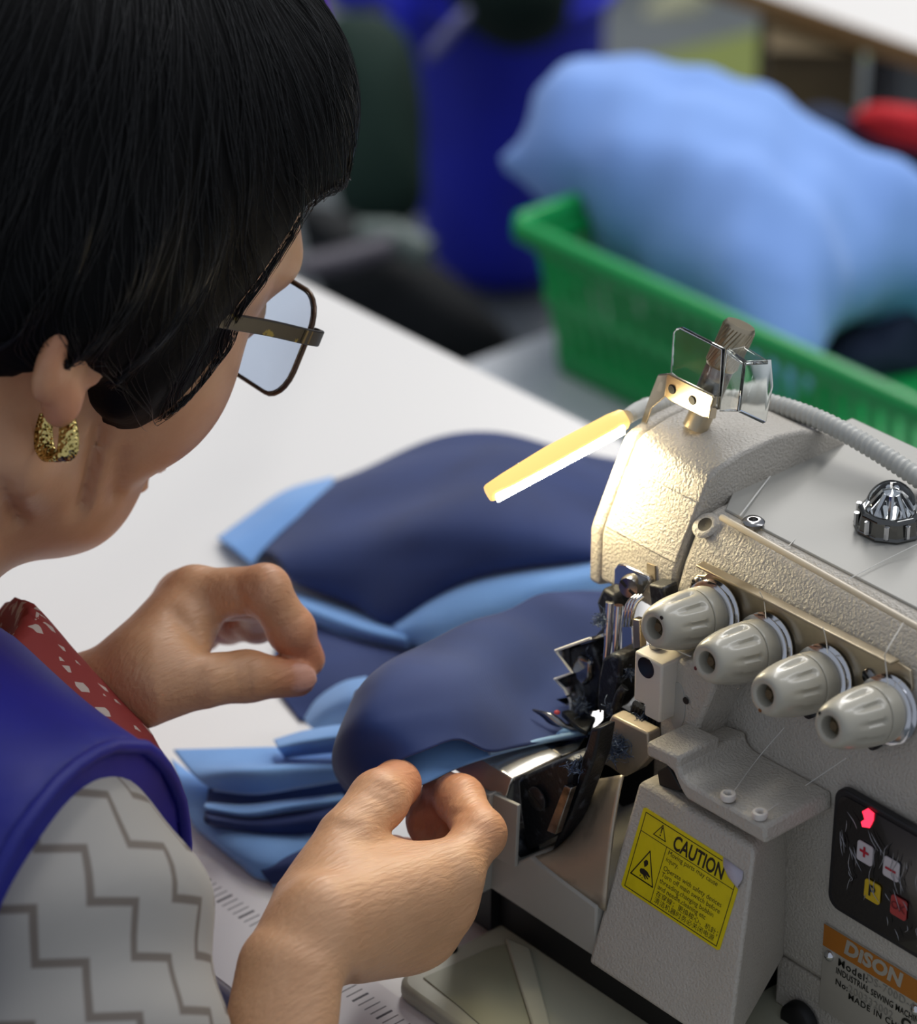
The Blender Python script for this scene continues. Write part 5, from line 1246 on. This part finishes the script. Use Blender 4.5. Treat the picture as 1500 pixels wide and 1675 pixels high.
panel('light blue strip crossing the table left of the sewn panel', [
    [(468, 962, -73), (540, 985, -72), (600, 1005, -71), (660, 1022, -70)],
    [(478, 985, -66), (545, 1010, -64), (605, 1030, -62), (665, 1042, -62)],
    [(490, 1008, -71), (550, 1035, -70), (610, 1052, -69), (670, 1062, -68)]], M['blue'], .4, 7)
panel('navy cut panel lying flat between the left hand and the sewn panel', [
    [(470, 1000, -74), (540, 1018, -73), (610, 1040, -72), (690, 1050, -71)],
    [(450, 1060, -72), (520, 1065, -68), (600, 1075, -66), (680, 1090, -66)],
    [(452, 1120, -73), (520, 1120, -68), (590, 1130, -66), (670, 1140, -66)],
    [(490, 1178, -74), (530, 1172, -72), (590, 1175, -70), (670, 1180, -70)]], M['navy'], .8, 8)
panel('small light blue piece curling up beside the sewn panel', [
    [(498, 1178, -70), (520, 1145, -62), (560, 1118, -52), (600, 1108, -46)],
    [(510, 1190, -68), (535, 1165, -58), (570, 1145, -48), (605, 1135, -42)],
    [(540, 1200, -70), (560, 1185, -62), (585, 1175, -52), (610, 1170, -46)]], M['blue'], .4, 9)
panel('light blue folded cloth on top of the stack by the right hand', [
    [(448, 1212, -52), (500, 1196, -46), (560, 1186, -42), (620, 1190, -44)],
    [(455, 1224, -46), (505, 1212, -40), (565, 1204, -36), (620, 1206, -38)],
    [(465, 1238, -54), (510, 1232, -50), (570, 1226, -46), (620, 1226, -46)]], M['blue'], .3, 10, edge=-1)
panel('flat light blue cloth, upper layer of the stack by the right hand', [
    [(284, 1228, -62), (360, 1227, -60), (450, 1225, -58), (560, 1222, -54), (640, 1225, -52)],
    [(300, 1246, -60), (375, 1250, -56), (462, 1248, -54), (570, 1244, -50), (640, 1246, -50)],
    [(322, 1270, -58), (395, 1262, -50), (475, 1258, -48), (575, 1258, -46), (640, 1262, -46)],
    [(350, 1290, -60), (420, 1298, -58), (500, 1288, -54), (585, 1276, -50), (640, 1280, -50)]], M['blue'], 1.2, 11, edge=-1)
panel('navy cloth layer in the middle of the stack by the right hand', [
    [(345, 1270, -66), (430, 1282, -63), (510, 1278, -60), (600, 1265, -56)],
    [(336, 1322, -62), (425, 1326, -60), (520, 1316, -58), (610, 1300, -54)],
    [(340, 1336, -60), (430, 1344, -60), (530, 1334, -58), (610, 1320, -56)],
    [(352, 1348, -66), (440, 1362, -66), (540, 1356, -64), (620, 1340, -62)]], M['navy'], 1.2, 12, edge=-1)
panel('light blue cloth with thin pale edge under the navy layer', [
    [(280, 1238, -72), (350, 1290, -70), (440, 1325, -69), (560, 1320, -68)],
    [(300, 1300, -70), (360, 1345, -67), (450, 1375, -66), (560, 1365, -66)],
    [(312, 1340, -71), (375, 1390, -69), (450, 1415, -68), (560, 1395, -68)],
    [(325, 1358, -74), (390, 1412, -74), (440, 1440, -74), (560, 1420, -74)]], M['blue'], 1.0, 13, edge=-1)
panel('dark navy corner at the bottom of the stack near the wrist', [
    [(420, 1398, -71), (470, 1388, -68), (520, 1378, -66), (580, 1360, -66)],
    [(428, 1425, -70), (475, 1412, -66), (525, 1400, -65), (580, 1385, -65)],
    [(446, 1448, -74), (485, 1446, -72), (530, 1440, -70), (580, 1425, -70)]], M['navy'], .3, 14, edge=-1)
panel('thin light blue fold sticking out of the middle of the stack', [
    [(338, 1318, -63.5), (400, 1322, -62), (470, 1312, -60), (560, 1300, -57)],
    [(334, 1324, -61), (402, 1333, -60), (478, 1320, -57), (566, 1306, -55)],
    [(346, 1334, -63), (410, 1340, -62), (486, 1328, -60), (572, 1314, -57)]], M['blue'], .6, 16, edge=1, th=.7)
panel('second navy fold under the thin light blue one', [
    [(336, 1330, -66), (405, 1338, -65), (480, 1330, -63), (570, 1318, -60)],
    [(334, 1343, -64), (406, 1350, -63), (486, 1344, -61), (576, 1330, -59)],
    [(350, 1352, -67), (420, 1362, -67), (500, 1358, -65), (580, 1345, -63)]], M['navy'], .6, 17, edge=1, th=.7)
